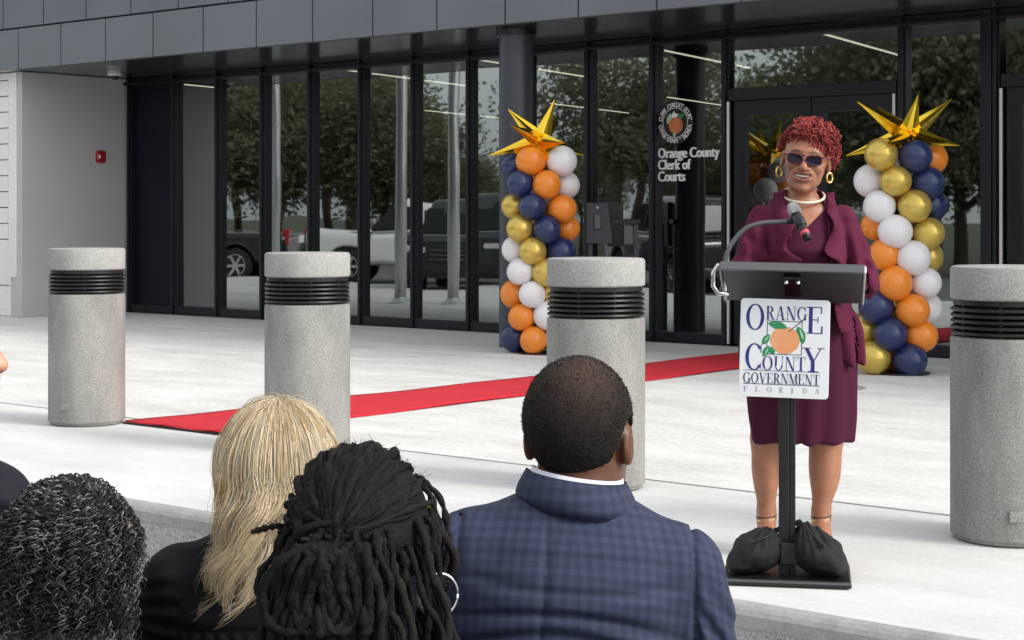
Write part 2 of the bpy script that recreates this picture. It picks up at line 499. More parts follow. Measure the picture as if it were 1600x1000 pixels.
def surface(f, lo, hi, h):
    lo = np.asarray(lo, np.float32); hi = np.asarray(hi, np.float32)
    B = 12
    nb = np.ceil((hi - lo) / (h * B)).astype(int)
    N = nb * B + 3
    gi = np.stack(np.meshgrid(*[np.arange(n) for n in nb], indexing='ij'), -1).reshape(-1, 3)
    cen = lo + (gi * B + B / 2) * h
    d = f(cen.astype(np.float32))
    act = gi[np.abs(d) < B * h * .866 * 1.5 + 2 * h]
    off = np.stack(np.meshgrid(*[np.arange(B + 1)] * 3, indexing='ij'), -1).reshape(-1, 3)
    S = B + 1
    VI, VP, QI = [], [], []
    def gid(c): return (c[..., 0].astype(np.int64) * N[1] + c[..., 1]) * N[2] + c[..., 2]
    corners = [(0, 0, 0), (0, 0, 1), (0, 1, 0), (0, 1, 1), (1, 0, 0), (1, 0, 1), (1, 1, 0), (1, 1, 1)]
    edges = [(0, 1), (2, 3), (4, 5), (6, 7), (0, 2), (1, 3), (4, 6), (5, 7), (0, 4), (1, 5), (2, 6), (3, 7)]
    for s in range(0, len(act), 96):
        blk = act[s:s + 96]
        idx = (blk * B)[:, None, :] + off[None]
        pts = (lo + idx * h).reshape(-1, 3).astype(np.float32)
        v = f(pts).reshape(len(blk), S, S, S)
        v = np.where(v == 0, 1e-9, v)
        neg = v < 0
        cs = [v[:, a:a + B, b:b + B, c:c + B] for a, b, c in corners]
        ns = sum(n[:, a:a + B, b:b + B, c:c + B].astype(np.int8) for n in [neg] for a, b, c in corners)
        ac = np.argwhere((ns > 0) & (ns < 8))
        if len(ac):
            vals = np.stack([c[ac[:, 0], ac[:, 1], ac[:, 2], ac[:, 3]] for c in cs], 1)
            acc = np.zeros((len(ac), 3)); cnt = np.zeros(len(ac))
            for a, b in edges:
                va, vb = vals[:, a], vals[:, b]
                m = (va < 0) != (vb < 0)
                t = np.where(m, va / np.where(m, va - vb, 1), 0)
                pa = np.array(corners[a], float); pb = np.array(corners[b], float)
                acc += np.where(m[:, None], pa + (pb - pa) * t[:, None], 0); cnt += m
            cell = blk[ac[:, 0]] * B + ac[:, 1:]
            VI.append(gid(cell)); VP.append(lo + (cell + acc / cnt[:, None]) * h)
        for ax in range(3):
            sl0 = [slice(None), slice(0, B), slice(0, B), slice(0, B)]
            sl1 = list(sl0); sl1[ax + 1] = slice(1, B + 1)
            a = neg[tuple(sl0)]; b = neg[tuple(sl1)]
            e = np.argwhere(a != b)
            if not len(e): continue
            c0 = blk[e[:, 0]] * B + e[:, 1:]
            u, w = (ax + 1) % 3, (ax + 2) % 3
            du = np.zeros(3, int); du[u] = 1
            dw = np.zeros(3, int); dw[w] = 1
            q = np.stack([gid(c0 - du - dw), gid(c0 - dw), gid(c0), gid(c0 - du)], 1)
            fl = ~a[e[:, 0], e[:, 1], e[:, 2], e[:, 3]]
            q[fl] = q[fl][:, ::-1]
            QI.append(q)
    ids = np.concatenate(VI); vp = np.concatenate(VP); q = np.concatenate(QI)
    o = np.argsort(ids); ids = ids[o]; vp = vp[o]
    k = np.clip(np.searchsorted(ids, q), 0, len(ids) - 1)
    ok = (ids[k] == q).all(1)
    return vp.astype(np.float32), k[ok].astype(np.int32)

def rotz(a): c, s = math.cos(a), math.sin(a); return np.array([[c, -s, 0], [s, c, 0], [0, 0, 1]], np.float32)
def rotx(a): c, s = math.cos(a), math.sin(a); return np.array([[1, 0, 0], [0, c, -s], [0, s, c]], np.float32)
def roty(a): c, s = math.cos(a), math.sin(a); return np.array([[c, 0, s], [0, 1, 0], [-s, 0, c]], np.float32)

def strands(paths, rad, sides=3, cols=None):
    """paths (N,K,3), rad (N,K) -> tube mesh"""
    Np, K, _ = paths.shape
    t = np.gradient(paths, axis=1); t /= np.maximum(np.linalg.norm(t, axis=2, keepdims=True), 1e-9)
    ref = np.array([.31, .83, .46]); ref = ref / np.linalg.norm(ref)
    x = np.cross(t, ref); x /= np.maximum(np.linalg.norm(x, axis=2, keepdims=True), 1e-9)
    y = np.cross(t, x)
    a = np.arange(sides) * 2 * np.pi / sides
    v = paths[:, :, None, :] + rad[:, :, None, None] * (x[:, :, None, :] * np.cos(a)[None, None, :, None] + y[:, :, None, :] * np.sin(a)[None, None, :, None])
    base = (np.arange(Np)[:, None, None] * K + np.arange(K - 1)[None, :, None]) * sides
    i = np.arange(sides)[None, None, :]; j = (i + 1) % sides
    f = np.stack([base + i, base + j, base + sides + j, base + sides + i], -1).reshape(-1, 4)
    c = None
    if cols is not None:
        c = np.repeat(cols, K * sides, axis=0)
    return v.reshape(-1, 3).astype(np.float32), f.astype(np.int32), c

# ------------------------------------------------------------------ ground, road, plaza
def sheet(name, pts, material, kind='structure', parent=None):
    o = mesh_obj(name, pts, [tuple(range(len(pts)))], material, parent)
    if parent is None: tag(o, kind=kind)
    return o
KERB = 4.95
o = mesh_obj('ground', [(-900, -900, -.34), (900, -900, -.34), (900, 900, -.34), (-900, 900, -.34)], [(0, 1, 2, 3)], 'grass'); tag(o, kind='structure')
rd = [(-70, KERB - .02, -.075), (40, KERB - .02, -.075), (40, 2.6, -.17), (-70, 2.6, -.17), (40, -11, -.20), (-70, -11, -.20)]
o = mesh_obj('road', rd, [(3, 2, 1, 0), (5, 4, 2, 3)], 'asphalt'); tag(o, kind='structure')
# worn paint flecks on the asphalt
mb = MB()
for k in range(26):
    x, y = random.uniform(-5.5, -1.5), random.uniform(2.8, 4.7)
    a = random.uniform(0, 3); w, hh = random.uniform(.05, .22), random.uniform(.008, .02)
    z = -.075 - (KERB - y) * .0408 + .004
    dx, dy = math.cos(a), math.sin(a)
    mb.add([(x, y, z), (x + dx * w, y + dy * w, z), (x + dx * w * .8 - dy * hh, y + dy * w * .8 + dx * hh, z), (x - dy * hh * .6, y + dx * hh * .6, z)], [(0, 1, 2, 3)])
tag(mb.build('paint_scrap', 'road_paint'), kind='stuff')
# loose gravel along the gutter
mb = MB()
for k in range(420):
    x = random.uniform(-7.5, -1.6); y = KERB - .05 - abs(random.gauss(0, .10)); r = random.uniform(.003, .008)
    z = -.075 - (KERB - y) * .0408 + r * .4
    c = Vector((x, y, z)); a = random.random() * 6
    pts = [c + Vector((math.cos(a + q * 1.57) * r * random.uniform(.7, 1.3), math.sin(a + q * 1.57) * r * random.uniform(.7, 1.2), 0)) for q in range(4)]
    pts += [c + Vector((0, 0, r * .8)), c - Vector((0, 0, r * .8))]
    mb.add(pts, [(0, 1, 4), (1, 2, 4), (2, 3, 4), (3, 0, 4), (1, 0, 5), (2, 1, 5), (3, 2, 5), (0, 3, 5)])
tag(mb.build('gutter_gravel', 'asphalt'), kind='stuff')

plaza = bpy.data.objects.new('plaza', None); link(plaza); tag(plaza, kind='structure')
MB().box((-15, 9.9, -.22), (90, 9.3, .2)).build('slab_bed', 'joint', plaza)
for (y0, y1, mm) in ((KERB + .057, 6.983, 'plaza_edge'), (7.017, 12.933, 'plaza'), (12.967, 14.70, 'plaza_edge')):
    for (x0, x1) in ((-60, -24.005), (-23.995, 12)):
        MB().box(((x0 + x1) / 2, (y0 + y1) / 2, -.06), (x1 - x0, y1 - y0, .12)).build('paving_slab', mm, plaza, bevel=.006)
for yj in (7.0, 12.95):
    MB().box((-24, yj, -.0085), (72, .034, .012)).build('joint_filler', 'joint', plaza)
# kerb with a rounded nose
prof = [(KERB + .055, 0), (KERB + .04, -.001), (KERB + .02, -.006), (KERB + .004, -.018), (KERB - .008, -.034), (KERB - .02, -.09), (KERB - .02, -.24), (KERB + .055, -.24)]
o = MB().prism(prof, -60, 12, 'yz').build('kerb', 'kerb', bevel=.004); tag(o, kind='structure')

o = mesh_obj('water_stain', [(-6.62 + .32 * math.cos(a) * (1 + .2 * math.sin(3 * a)), 11.55 + .42 * math.sin(a), .004) for a in np.linspace(0, 2 * math.pi, 28, endpoint=False)], [tuple(range(28))], mat('damp_stain', (.40, .38, .34), .7), plaza)

# ------------------------------------------------------------------ the courthouse
FY, SOF, FAS = 14.8, 3.17, 12.9
bld = thing('courthouse_building', 'dark glass and grey metal courthouse entrance with overhanging canopy', 'building', (0, 0, 0))
XL, XR = -19.1, 3.0
MB().box((-8, 12.96, 3.8), (60, .04, 1.24)).build('panel_backing', 'reveal', bld)
k = -44
while k < 24:
    x = -18.89 + k * .898
    if -37 < x < 12:
        MB().box((x + .449, FAS + .02, (3.172 + 3.690) / 2), (.898 - .018, .036, .518 - .006)).build('fascia_panel', 'panel', bld, bevel=.003)
    k += 1
k = -44
while k < 24:
    x = -18.33 + k * .87
    if -37 < x < 12:
        for z0 in (3.700,):
            MB().box((x + .435, FAS + .005, z0 + .355), (.87 - .018, .036, .71 - .01)).build('fascia_panel', 'panel_up', bld, bevel=.003)
    k += 1
MB().box((-8, 22, 4.48), (60, 18.6, .12)).build('roof', 'reveal', bld)
x = XL
while x < XR:
    MB().box((x + .885, (12.99 + FY + .05) / 2, SOF + .02), (1.77 - .012, FY + .05 - 12.99, .03)).build('soffit_panel', 'soffit', bld, bevel=.003)
    x += 1.77
MB().box((-28.1, 14.0, SOF + .025), (17.9, 2.1, .03)).build('soffit_panel', 'stucco', bld)
MB().box((-8, 13.92, SOF + .07), (60, 1.84, .03)).build('soffit_backing', 'reveal', bld)
# side return of stucco and lap siding front
MB().box((XL - .15, (13.10 + FY) / 2 + .05, SOF / 2), (.30, FY - 13.10 + .1, SOF)).build('return_wall', 'stucco', bld, bevel=.008)
MB().box((-28, 13.32, SOF / 2), (17.4, .3, SOF)).build('siding_backing', 'stucco', bld)
z = 0
hs = [.40, .60] + [.2072] * 10 + [.1]
for i, hh in enumerate(hs):
    MB().box((-28.05, 13.135, z + hh / 2), (17.3 + (.12 if i < 2 else 0), .07 if i > 1 else .09, hh - .012)).build('siding_board', 'siding', bld, bevel=.006)
    z += hh
MB().box((XL - .19, 13.115, SOF / 2 + .25), (.17, .06, SOF - .52)).build('corner_trim', 'siding', bld, bevel=.004)
# thin dark line on the return wall soffit: a fixed control strip
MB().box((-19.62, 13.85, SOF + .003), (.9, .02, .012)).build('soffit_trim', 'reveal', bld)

# glazing line
mul = [-19.02, -18.10, -17.22, -16.36, -15.49, -14.62, -13.76, -12.90, -12.05, -11.21, -10.36, -9.47]
mul2 = [-7.52, -6.60, -4.70, -3.8, -2.9, -2.0, -1.1, -.2, .7, 1.6, 2.5]
GL = M['glass']
def mullion(x, w=.085, z0=0.0, z1=SOF):
    MB().box((x, FY + .03, (z0 + z1) / 2), (w, .16, z1 - z0)).build('mullion', 'frame', bld, bevel=.003)
    MB().box((x + .012, FY - .065, (z0 + z1) / 2), (w * .38, .05, z1 - z0 - .004)).build('mullion_cap', 'frame', bld, bevel=.003)
M['spandrel'] = mat('dark_spandrel_panel', (.006, .008, .016), .35, spec=.25)
def pane(x0, x1, z0, z1, parent=None, y=FY, mt=None):
    o = MB().box(((x0 + x1) / 2, y + .012, (z0 + z1) / 2), (x1 - x0, .010, z1 - z0), (random.uniform(-.0025, .0025), 0, random.uniform(-.005, .005))).build('pane' if mt is None else 'spandrel_panel', mt or GL, parent or bld)
    return o
MB().box((-8.05, FY + .03, SOF - .05), (22.1, .14, .098)).build('head_rail', 'frame', bld, bevel=.003)
MB().box((-8.05, FY - .07, SOF - .075), (22.1, .05, .03)).build('head_trim', 'frame', bld, bevel=.003)
MB().box((-14.22, FY + .03, .055), (9.5, .18, .11)).build('sill_rail', 'frame', bld, bevel=.003)
MB().box((-1.0, FY + .03, .055), (7.2, .18, .11)).build('sill_rail', 'frame', bld, bevel=.003)
for x in mul + mul2: mullion(x)
seal_pane = None
allm = mul
for a, b in zip(mul[:-1], mul[1:]):
    p = pane(a + .04, b - .04, .10, SOF - .095, mt='spandrel' if a < -18.9 else None)
    if abs(a + 10.36) < .01: seal_pane = p
pane(-7.48, -6.72, .10, SOF - .095)
for a, b in zip(mul2[2:-1], mul2[3:]): pane(a + .04, b - .04, .10, SOF - .095)
MB().box((-7.10, FY + .03, .055), (.78, .18, .108)).build('sill_rail', 'frame', bld, bevel=.003)
mullion(-6.66, .16)
# doors: two leaves with transom, twice
def door_pair(x0, x1, nm):
    MB().box(((x0 + x1) / 2, FY + .02, 2.52), (x1 - x0, .16, .12)).build('transom_bar', 'frame', bld, bevel=.003)
    pane(x0 + .02, x1 - .02, 2.58, SOF - .095)
    mid = (x0 + x1) / 2
    for (a, b, hside) in ((x0 + .035, mid - .006, 1), (mid + .006, x1 - .035, -1)):
        d = MB()
        for c, s_ in (((a + .075, 1.24), (.15, 2.44)), ((b - .075, 1.24), (.15, 2.44))):
            d.box((c[0], FY + .01, c[1]), (s_[0], .055, s_[1]))
        d.box(((a + b) / 2, FY + .01, 2.385), (b - a - .3, .054, .15)); d.box(((a + b) / 2, FY + .01, .16), (b - a - .3, .054, .28))
        dr = d.build('door', 'frame', bld, bevel=.003)
        pane(a + .148, b - .148, .298, 2.312, dr)
        xh = b - .09 if hside > 0 else a + .09
        MB().tube([(xh, FY - .02, .85), (xh, FY - .075, .87), (xh, FY - .075, 1.28), (xh, FY - .02, 1.30)], .012, 8).build('handle', 'frame', dr, True)
    for x in (x0 + .012, x1 - .012):
        MB().box((x, FY - .075, 1.235), (.026, .03, 2.43)).build('edge_strip', 'strip', bld, bevel=.003)
door_pair(-9.47 + .05, -7.52 - .05, 'a')
door_pair(-6.60 + .06, -4.70 - .05, 'b')
MB().box((-9.30, FY - .022, .98), (.055, .004, .022)).build('door_notice', 'print_white', bld)
# round canopy column
cm = MB()
cm.lathe([(.17, .0), (.17, SOF - .06)], 40, (-10.97, 13.27, 0))
cm.build('canopy_column', 'col', bld, True, auto=40)
MB().lathe([(.20, SOF - .07), (.20, SOF + .004)], 40, (-10.97, 13.27, 0)).build('column_collar', 'frame', bld, True, auto=40)
# the lobby behind the glass
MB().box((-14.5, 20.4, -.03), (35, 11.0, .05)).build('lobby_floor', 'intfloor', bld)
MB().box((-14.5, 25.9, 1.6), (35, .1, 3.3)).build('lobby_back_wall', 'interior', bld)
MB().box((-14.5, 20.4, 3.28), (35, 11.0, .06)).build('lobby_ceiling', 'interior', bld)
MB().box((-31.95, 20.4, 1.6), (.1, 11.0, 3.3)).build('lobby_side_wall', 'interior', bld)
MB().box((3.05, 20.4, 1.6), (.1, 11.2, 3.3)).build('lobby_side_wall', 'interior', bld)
# linear lights in the lobby ceiling, at a slant to the glass
for i, (x, y, ln) in enumerate(((-18.75, 15.3, .9), (-15.4, 15.3, 3.0), (-13.2, 15.3, 3.1), (-10.8, 15.3, 3.0), (-8.66, 15.3, 2.8), (-5.9, 15.3, 2.8), (-15.1, 21.9, 2.6), (-17.4, 21.9, 3.0), (-20.2, 21.9, 3.0))):
    ang = R(10.7)
    d = Vector((-math.sin(ang), math.cos(ang), 0)); c = Vector((x, y, 3.12)) + d * ln / 2
    t = thing('linear_light', 'thin warm lit ceiling line light behind the lobby glass', 'ceiling light', (c.x, c.y, 3.245), ang, 'line lights in the lobby ceiling')
    MB().box((0, 0, -.055), (.06, ln, .11)).build('housing', 'frame', t)
    MB().box((0, 0, -.118), (.026, ln - .02, .012)).build('diffuser', 'led', t)

# lettering and seal on the glass
def text_mesh(name, txt, size, material, parent, loc, xs=1., bold=0., align='LEFT', rot=(R(90), 0, 0)):
    cu = bpy.data.curves.new(name, 'FONT'); cu.body = txt; cu.size = size; cu.offset = bold; cu.align_x = align
    cu.resolution_u = 3
    ob = bpy.data.objects.new(name, cu); COL.objects.link(ob)
    dg = bpy.context.evaluated_depsgraph_get()
    me = bpy.data.meshes.new_from_object(ob.evaluated_get(dg))
    bpy.data.objects.remove(ob)
    me.materials.clear(); me.materials.append(M[material])
    mm = Matrix.Translation(loc) @ Euler(rot).to_matrix().to_4x4() @ Matrix.Diagonal((xs, 1, 1, 1))
    me.transform(mm)
    me.name = name
    return link(bpy.data.objects.new(name, me), parent)
GF = FY - .002
for i, ln in enumerate(('Orange County', 'Clerk of', 'Courts')):
    for q_ in range(5):
        text_mesh('lettering', ln, .150, 'print_white', seal_pane, (-10.325 + q_ * .0036, GF - .002 - q_ * .0002, 1.905 - i * .121), .79)
SX, SZ = -10.10, 2.265
def disc(name, r0, r1, y, material, parent, n=48):
    vs = []; fs = []
    for i in range(n):
        a = 2 * math.pi * i / n
        vs += [(SX + r0 * math.cos(a), y, SZ + r0 * math.sin(a)), (SX + r1 * math.cos(a), y, SZ + r1 * math.sin(a))]
    for i in range(n):
        j = (i + 1) % n; fs.append((2 * i, 2 * j, 2 * j + 1, 2 * i + 1))
    return mesh_obj(name, vs, fs, material, parent)
disc('seal_field', .001, .222, GF - .001, 'print_black', seal_pane)
disc('seal_ring', .150, .156, GF - .004, 'print_white', seal_pane)
def arc_text(txt, a0, a1, r, flip):
    for i, ch in enumerate(txt):
        if ch == ' ': continue
        a = a0 + (a1 - a0) * i / (len(txt) - 1)
        o = text_mesh('seal_letter', ch, .062, 'print_white', seal_pane, (0, 0, 0), .9, .002, 'CENTER')
        tilt = (a - math.pi / 2) if not flip else (a + math.pi / 2)
        rr = r if not flip else r + .042
        me = o.data
        me.transform(Matrix.Translation((SX + rr * math.cos(a), GF - .004, SZ + rr * math.sin(a))) @ Matrix.Rotation(-tilt, 4, 'Y'))
arc_text('CLERK CIRCUIT COURT', R(168), R(12), .166, False)
arc_text('ORANGE COUNTY * FLORIDA', R(192), R(348), .166, True)
def ellipse_poly(cx, cz, rx, rz, n=24, rot=0, y=0):
    out = []
    for i in range(n):
        a = 2 * math.pi * i / n; u, v = rx * math.cos(a), rz * math.sin(a)
        out.append((cx + u * math.cos(rot) - v * math.sin(rot), y, cz + u * math.sin(rot) + v * math.cos(rot)))
    return out
def leaf_poly(cx, cz, L, W, rot, y):
    out = []
    for i in range(12):
        t = i / 11; out.append((L * (t - .5), W * math.sin(math.pi * t) ** .8))
    for i in range(1, 11):
        t = 1 - i / 11; out.append((L * (t - .5), -W * math.sin(math.pi * t) ** .8))
    return [(cx + u * math.cos(rot) - v * math.sin(rot), y, cz + u * math.sin(rot) + v * math.cos(rot)) for u, v in out]
def flat(name, poly, material, parent):
    return mesh_obj(name, poly, [tuple(range(len(poly)))], material, parent)
flat('seal_leaf', leaf_poly(SX - .075, SZ + .045, .12, .03, R(70), GF - .004), 'leaflite', seal_pane)
flat('seal_leaf', leaf_poly(SX + .06, SZ + .065, .11, .026, R(20), GF - .004), 'leafprint', seal_pane)
flat('seal_leaf', leaf_poly(SX - .01, SZ - .115, .07, .02, R(90), GF - .004), 'leaflite', seal_pane)
flat('seal_fruit', ellipse_poly(SX + .008, SZ - .025, .088, .085, 30, 0, GF - .006), 'fruit', seal_pane)
flat('seal_blossom', ellipse_poly(SX - .005, SZ + .075, .045, .022, 14, .2, GF - .008), 'print_white', seal_pane)
flat('seal_blossom', leaf_poly(SX - .02, SZ + .095, .06, .012, R(60), GF - .0085), 'print_white', seal_pane)

# wall-mounted alarm and soffit camera
t = thing('fire_alarm_strobe', 'small red fire alarm strobe on the grey side wall', 'alarm', (XL, 14.32, 2.10), 0)
MB().box((.025, 0, 0), (.05, .155, .165)).build('housing', 'red', t, bevel=.045, seg=4)
MB().box((.056, -.042, .0), (.022, .030, .05)).build('strobe_lens', 'lens', t, bevel=.008)
t = thing('dome_camera', 'white dome security camera under the canopy soffit', 'camera', (-18.16, 13.85, SOF + .005), 0)
MB().lathe([(.085, 0), (.092, -.02), (.092, -.05), (.075, -.065), (.058, -.068)], 28).build('housing', 'camwhite', t, True, auto=40)
MB().lathe([(.056, -.06), (.052, -.085), (.036, -.108), (.01, -.118)], 24).build('dome', 'blackgloss', t, True)

# lobby furniture seen through the glass
t = thing('kiosk_console', 'dark grey console with tapered panel on legs beside the glass', 'console', (-10.62, 14.18, 0), VIEW)
m_k = M['col']
MB().prism([(-.13, 1.02), (.14, 1.02), (.09, 1.44), (-.13, 1.44)], -.04, .04).build('tapered_panel', m_k, t, bevel=.008)
MB().box((-.02, -.052, 1.24), (.07, .03, .15)).build('control_box', 'grey_rubber', t, bevel=.01)
MB().lathe([(.014, -.008), (.012, .004), (.004, .008)], 10, (-.02, -.045, 1.39), Matrix.Rotation(R(90), 3, 'X')).build('button', 'lens', t)
MB().box((.17, .06, 1.22), (.16, .05, .46)).build('dark_screen', 'blackgloss', t, bevel=.006)
MB().box((.27, .03, 1.245), (.30, .09, .05)).build('top_rail', 'frame', t, bevel=.006)
MB().box((.30, .03, 1.11), (.10, .05, .20)).build('card_reader', 'grey_rubber', t, bevel=.01)
for x in (-.09, .38): MB().box((x, .03, .61), (.045, .05, 1.22)).build('leg', m_k, t, bevel=.004)
MB().box((.14, .03, .02), (.62, .40, .04)).build('foot_plate', m_k, t, bevel=.006)
t = thing('lobby_counter', 'low dark counter with pale top behind the console', 'counter', (-11.35, 17.6, 0), VIEW)
MB().box((.55, 0, .5), (1.1, .5, 1.0)).build('cabinet', 'frame', t, bevel=.004)
MB().box((.55, -.03, 1.06), (1.14, .58, .11)).build('counter_top', 'grey_rubber', t, bevel=.004)

# ------------------------------------------------------------------ bollards
def bollard():
    t = thing('concrete_bollard', '', 'bollard')
    r = .236
    MB().lathe([(r - .03, 0), (r - .012, .008), (r - .010, .020), (r, .024), (r, .806), (r - .004, .814), (r - .012, .818), (.1, .818)], 64).build('shaft', 'bollard', t, True, auto=35)
    MB().lathe([(r - .05, .81), (r - .05, .975)], 48).build('core', 'matteblack', t, True, auto=35)
    for i in range(5):
        z = .826 + i * .0235
        MB().lathe([(r - .052, z + .001), (r - .004, z), (r - .001, z + .004), (r - .004, z + .012), (r - .02, z + .0205), (r - .052, z + .021)], 64).build('louvre_ring', 'louvre', t, True, auto=35)
    for i in range(8):
        a = i * math.pi / 4 + .35
        MB().box(((r - .018) * math.cos(a), (r - .018) * math.sin(a), .895), (.012, .012, .15), (0, 0, a)).build('spacer', 'louvre', t)
    MB().lathe([(r - .045, .944), (r - .012, .944), (r - .012, .968), (r - .045, .968)], 64).build('lamp_ring', 'blackpl', t, True, auto=35)
    MB().lathe([(.1, .966), (r - .008, .966), (r, .972), (r, 1.088), (r - .006, 1.097), (r - .014, 1.100), (.02, 1.102)], 64).build('cap', 'bollard_cap', t, True, auto=35)
    MB().box((-.02, -r + .004, .125), (.10, .012, .045)).build('cast_plate', 'bollard', t, bevel=.004)
    return t
b0 = bollard()
bl = ['concrete bollard with black louvred lamp band nearest the white siding wall', 'concrete bollard with black louvred lamp band behind the blond person', 'concrete bollard with black louvred lamp band behind the man in the checked jacket', 'concrete bollard with black louvred lamp band beside the speaker']
for i, x in enumerate((-9.0, -7.0, -5.0, -2.91)):
    b = b0 if i == 0 else dup(b0)
    b.location = (x, 6.65, 0); b.rotation_euler = (0, 0, VIEW + random.uniform(-.2, .2)); b['label'] = bl[i]; b['group'] = 'bollards in a row along the plaza edge'

# ------------------------------------------------------------------ red carpet
cx0, cx1, cy0, cy1 = -8.80, -7.89, 6.78, 14.70
t = thing('red_carpet', 'red carpet runner leading from the kerb side to the doors', 'carpet', (0, 0, 0))
NX, NY = 10, 90
vs = []; fs = []
for j in range(NY + 1):
    for i in range(NX + 1):
        y = cy0 + (cy1 - cy0) * j / NY; x = cx0 + (cx1 - cx0) * i / NX
        z = .014 + .006 * math.sin(y * 3.1 + x) * math.sin(x * 4 + y)
        if j < 6: z += .010 * (1 - j / 6) * (1 + math.sin(x * 14)) * .5
        vs.append((x + .012 * math.sin(y * 1.3) + .006 * math.sin(y * 4.1 + x * 5), y, z))
for j in range(NY):
    for i in range(NX):
        a = j * (NX + 1) + i; fs.append((a, a + 1, a + NX + 2, a + NX + 1))
o = mesh_obj('pile', vs, fs, 'carpet', t, True)
so_ = o.modifiers.new('thick', 'SOLIDIFY'); so_.thickness = .006; so_.offset = -1
MB().box(((cx0 + cx1) / 2, cy0 - .004, .008), (cx1 - cx0, .012, .010)).build('edge_binding', 'carpet_edge', t)

# ------------------------------------------------------------------ balloon columns
def balloon_mesh(material):
    n, prof = 24, []
    for i in range(15):
        a = math.pi * i / 14
        r = math.sin(a); z = -math.cos(a)
        if z < -.2: r *= 1 - .12 * ((-z - .2) / .8) ** 2
        prof.append((max(r, .02) * .138, z * (.148 if z < 0 else .140)))
    prof = [(.016, -.166), (.010, -.156)] + prof[1:]
    mb = MB(); mb.lathe(prof, n)
    o = mb.build('balloon', material, None, True)
    me = o.data; bpy.data.objects.remove(o); return me
BM = {c: balloon_mesh('latex_' + c) for c in ('orange', 'white', 'navy', 'gold')}
LC = [(830, 252, 'orange', 0), (878, 252, 'white', 0), (813, 287, 'navy', 0), (855, 289, 'orange', -1), (884, 289, 'white', 1), (832, 323, 'navy', -1), (879, 326, 'orange', 0), (806, 322, 'gold', 1),
      (813, 357, 'gold', 0), (855, 359, 'navy', -1), (886, 357, 'orange', 1), (833, 392, 'gold', -1), (878, 393, 'navy', 0), (806, 390, 'white', 1), (814, 424, 'white', 0), (854, 425, 'gold', -1), (882, 424, 'navy', 1),
      (832, 459, 'white', -1), (805, 460, 'orange', 1), (868, 457, 'gold', 0), (816, 495, 'orange', 0), (857, 492, 'white', -1), (834, 530, 'orange', -1), (806, 528, 'navy', 1), (874, 528, 'white', 0), (804, 258, 'navy', 1), (850, 262, 'orange', 2),
      (845, 300, 'white', 2), (845, 340, 'gold', 2), (845, 380, 'navy', 2), (845, 420, 'orange', 2), (845, 460, 'white', 2), (845, 500, 'gold', 2), (850, 528, 'navy', 2)]
RC = [(1371, 242, 'gold', -1), (1424, 245, 'navy', -1), (1458, 247, 'orange', 1), (1394, 283, 'gold', -1), (1446, 286, 'navy', 0), (1365, 282, 'white', 1), (1371, 322, 'white', 0), (1423, 322, 'gold', -1), (1458, 320, 'navy', 1),
      (1393, 361, 'white', -1), (1447, 364, 'gold', 0), (1374, 352, 'orange', 1), (1379, 397, 'orange', 0), (1421, 402, 'white', -1), (1452, 402, 'gold', 1), (1393, 441, 'orange', -1), (1443, 441, 'white', 0), (1366, 478, 'navy', 0), (1420, 483, 'orange', -1),
      (1450, 482, 'white', 1), (1386, 520, 'navy', -1), (1435, 523, 'orange', 0), (1354, 515, 'gold', 1), (1362, 557, 'gold', 0), (1416, 560, 'navy', -1),
      (1410, 262, 'white', 2), (1410, 305, 'orange', 2), (1410, 350, 'navy', 2), (1410, 395, 'gold', 2), (1410, 440, 'navy', 2), (1410, 485, 'gold', 2), (1405, 530, 'white', 2), (1400, 555, 'orange', 2)]
def star(t, c, tips, core):
    mb = MB()
    for (d, L, w) in tips:
        d = Vector(d).normalized(); a = Vector((0, 0, 1)) if abs(d.z) < .8 else Vector((1, 0, 0))
        x = d.cross(a).normalized(); y = d.cross(x)
        ring0 = []; sp = MB()
        vs = []
        for (tt, ww) in ((.0, .35), (.16, 1.0), (.45, .66), (.8, .24), (1., .05)):
            for k in range(8):
                an = k * math.pi / 4
                rr = w * ww * (1.0 if k % 2 == 0 else .62)
                vs.append(Vector(c) + d * (L * tt) + (x * math.cos(an) + y * math.sin(an)) * rr)
        fs = [(q * 8 + k, q * 8 + (k + 1) % 8, q * 8 + 8 + (k + 1) % 8, q * 8 + 8 + k) for q in range(4) for k in range(8)]
        fs.append(tuple(range(32, 40)))
        sp.add(vs, fs)
        sp.build('spike', 'foil', st_parent[0])
st_parent = [None]
def balloon_column(label, loc, xc, yb, k, items, tips, starc):
    t = thing('balloon_column', label, 'balloons', loc, VIEW, 'balloon columns flanking the carpet')
    MB().lathe([(.24, .0), (.24, .012), (.05, .02), (.016, .03)], 28).build('base_plate', 'blackpl', t, True, auto=40)
    MB().lathe([(.014, .02), (.014, 2.1)], 10).build('pole', 'steel', t, True)
    for (px, py, cname, dep) in items:
        p = Vector(((px - xc) / k, {-1: -.15, 0: -.09, 1: .09, 2: .18}[dep], (yb - py) / k))
        o = link(bpy.data.objects.new('balloon', BM[cname]), t)
        o.location = p
        d = Vector((p.x, p.y, (random.random() - .5) * .08))
        o.rotation_euler = d.to_track_quat('Z', 'Y').to_euler()
        s = random.uniform(.93, 1.06); o.scale = (s * random.uniform(.97, 1.03), s * random.uniform(.97, 1.03), s)
    sb = MB().lathe([(.012, -.05), (.05, -.02), (.055, .02), (.02, .05)], 10, starc).build('star_balloon', 'foil', t)
    st_parent[0] = sb
    star(t, starc, tips, .05)
    return t
def tip(px, py, c, k, depth):
    v = Vector(((px - c[0]) / k, depth, (c[1] - py) / k)); L = v.length
    return (v, L)
def tips(lst, c, k, w):
    out = []
    for px, py, dp in lst:
        v, L = tip(px, py, c, k, dp); out.append((v, L, w))
    return out
kl, kr = 164.6, 188.8
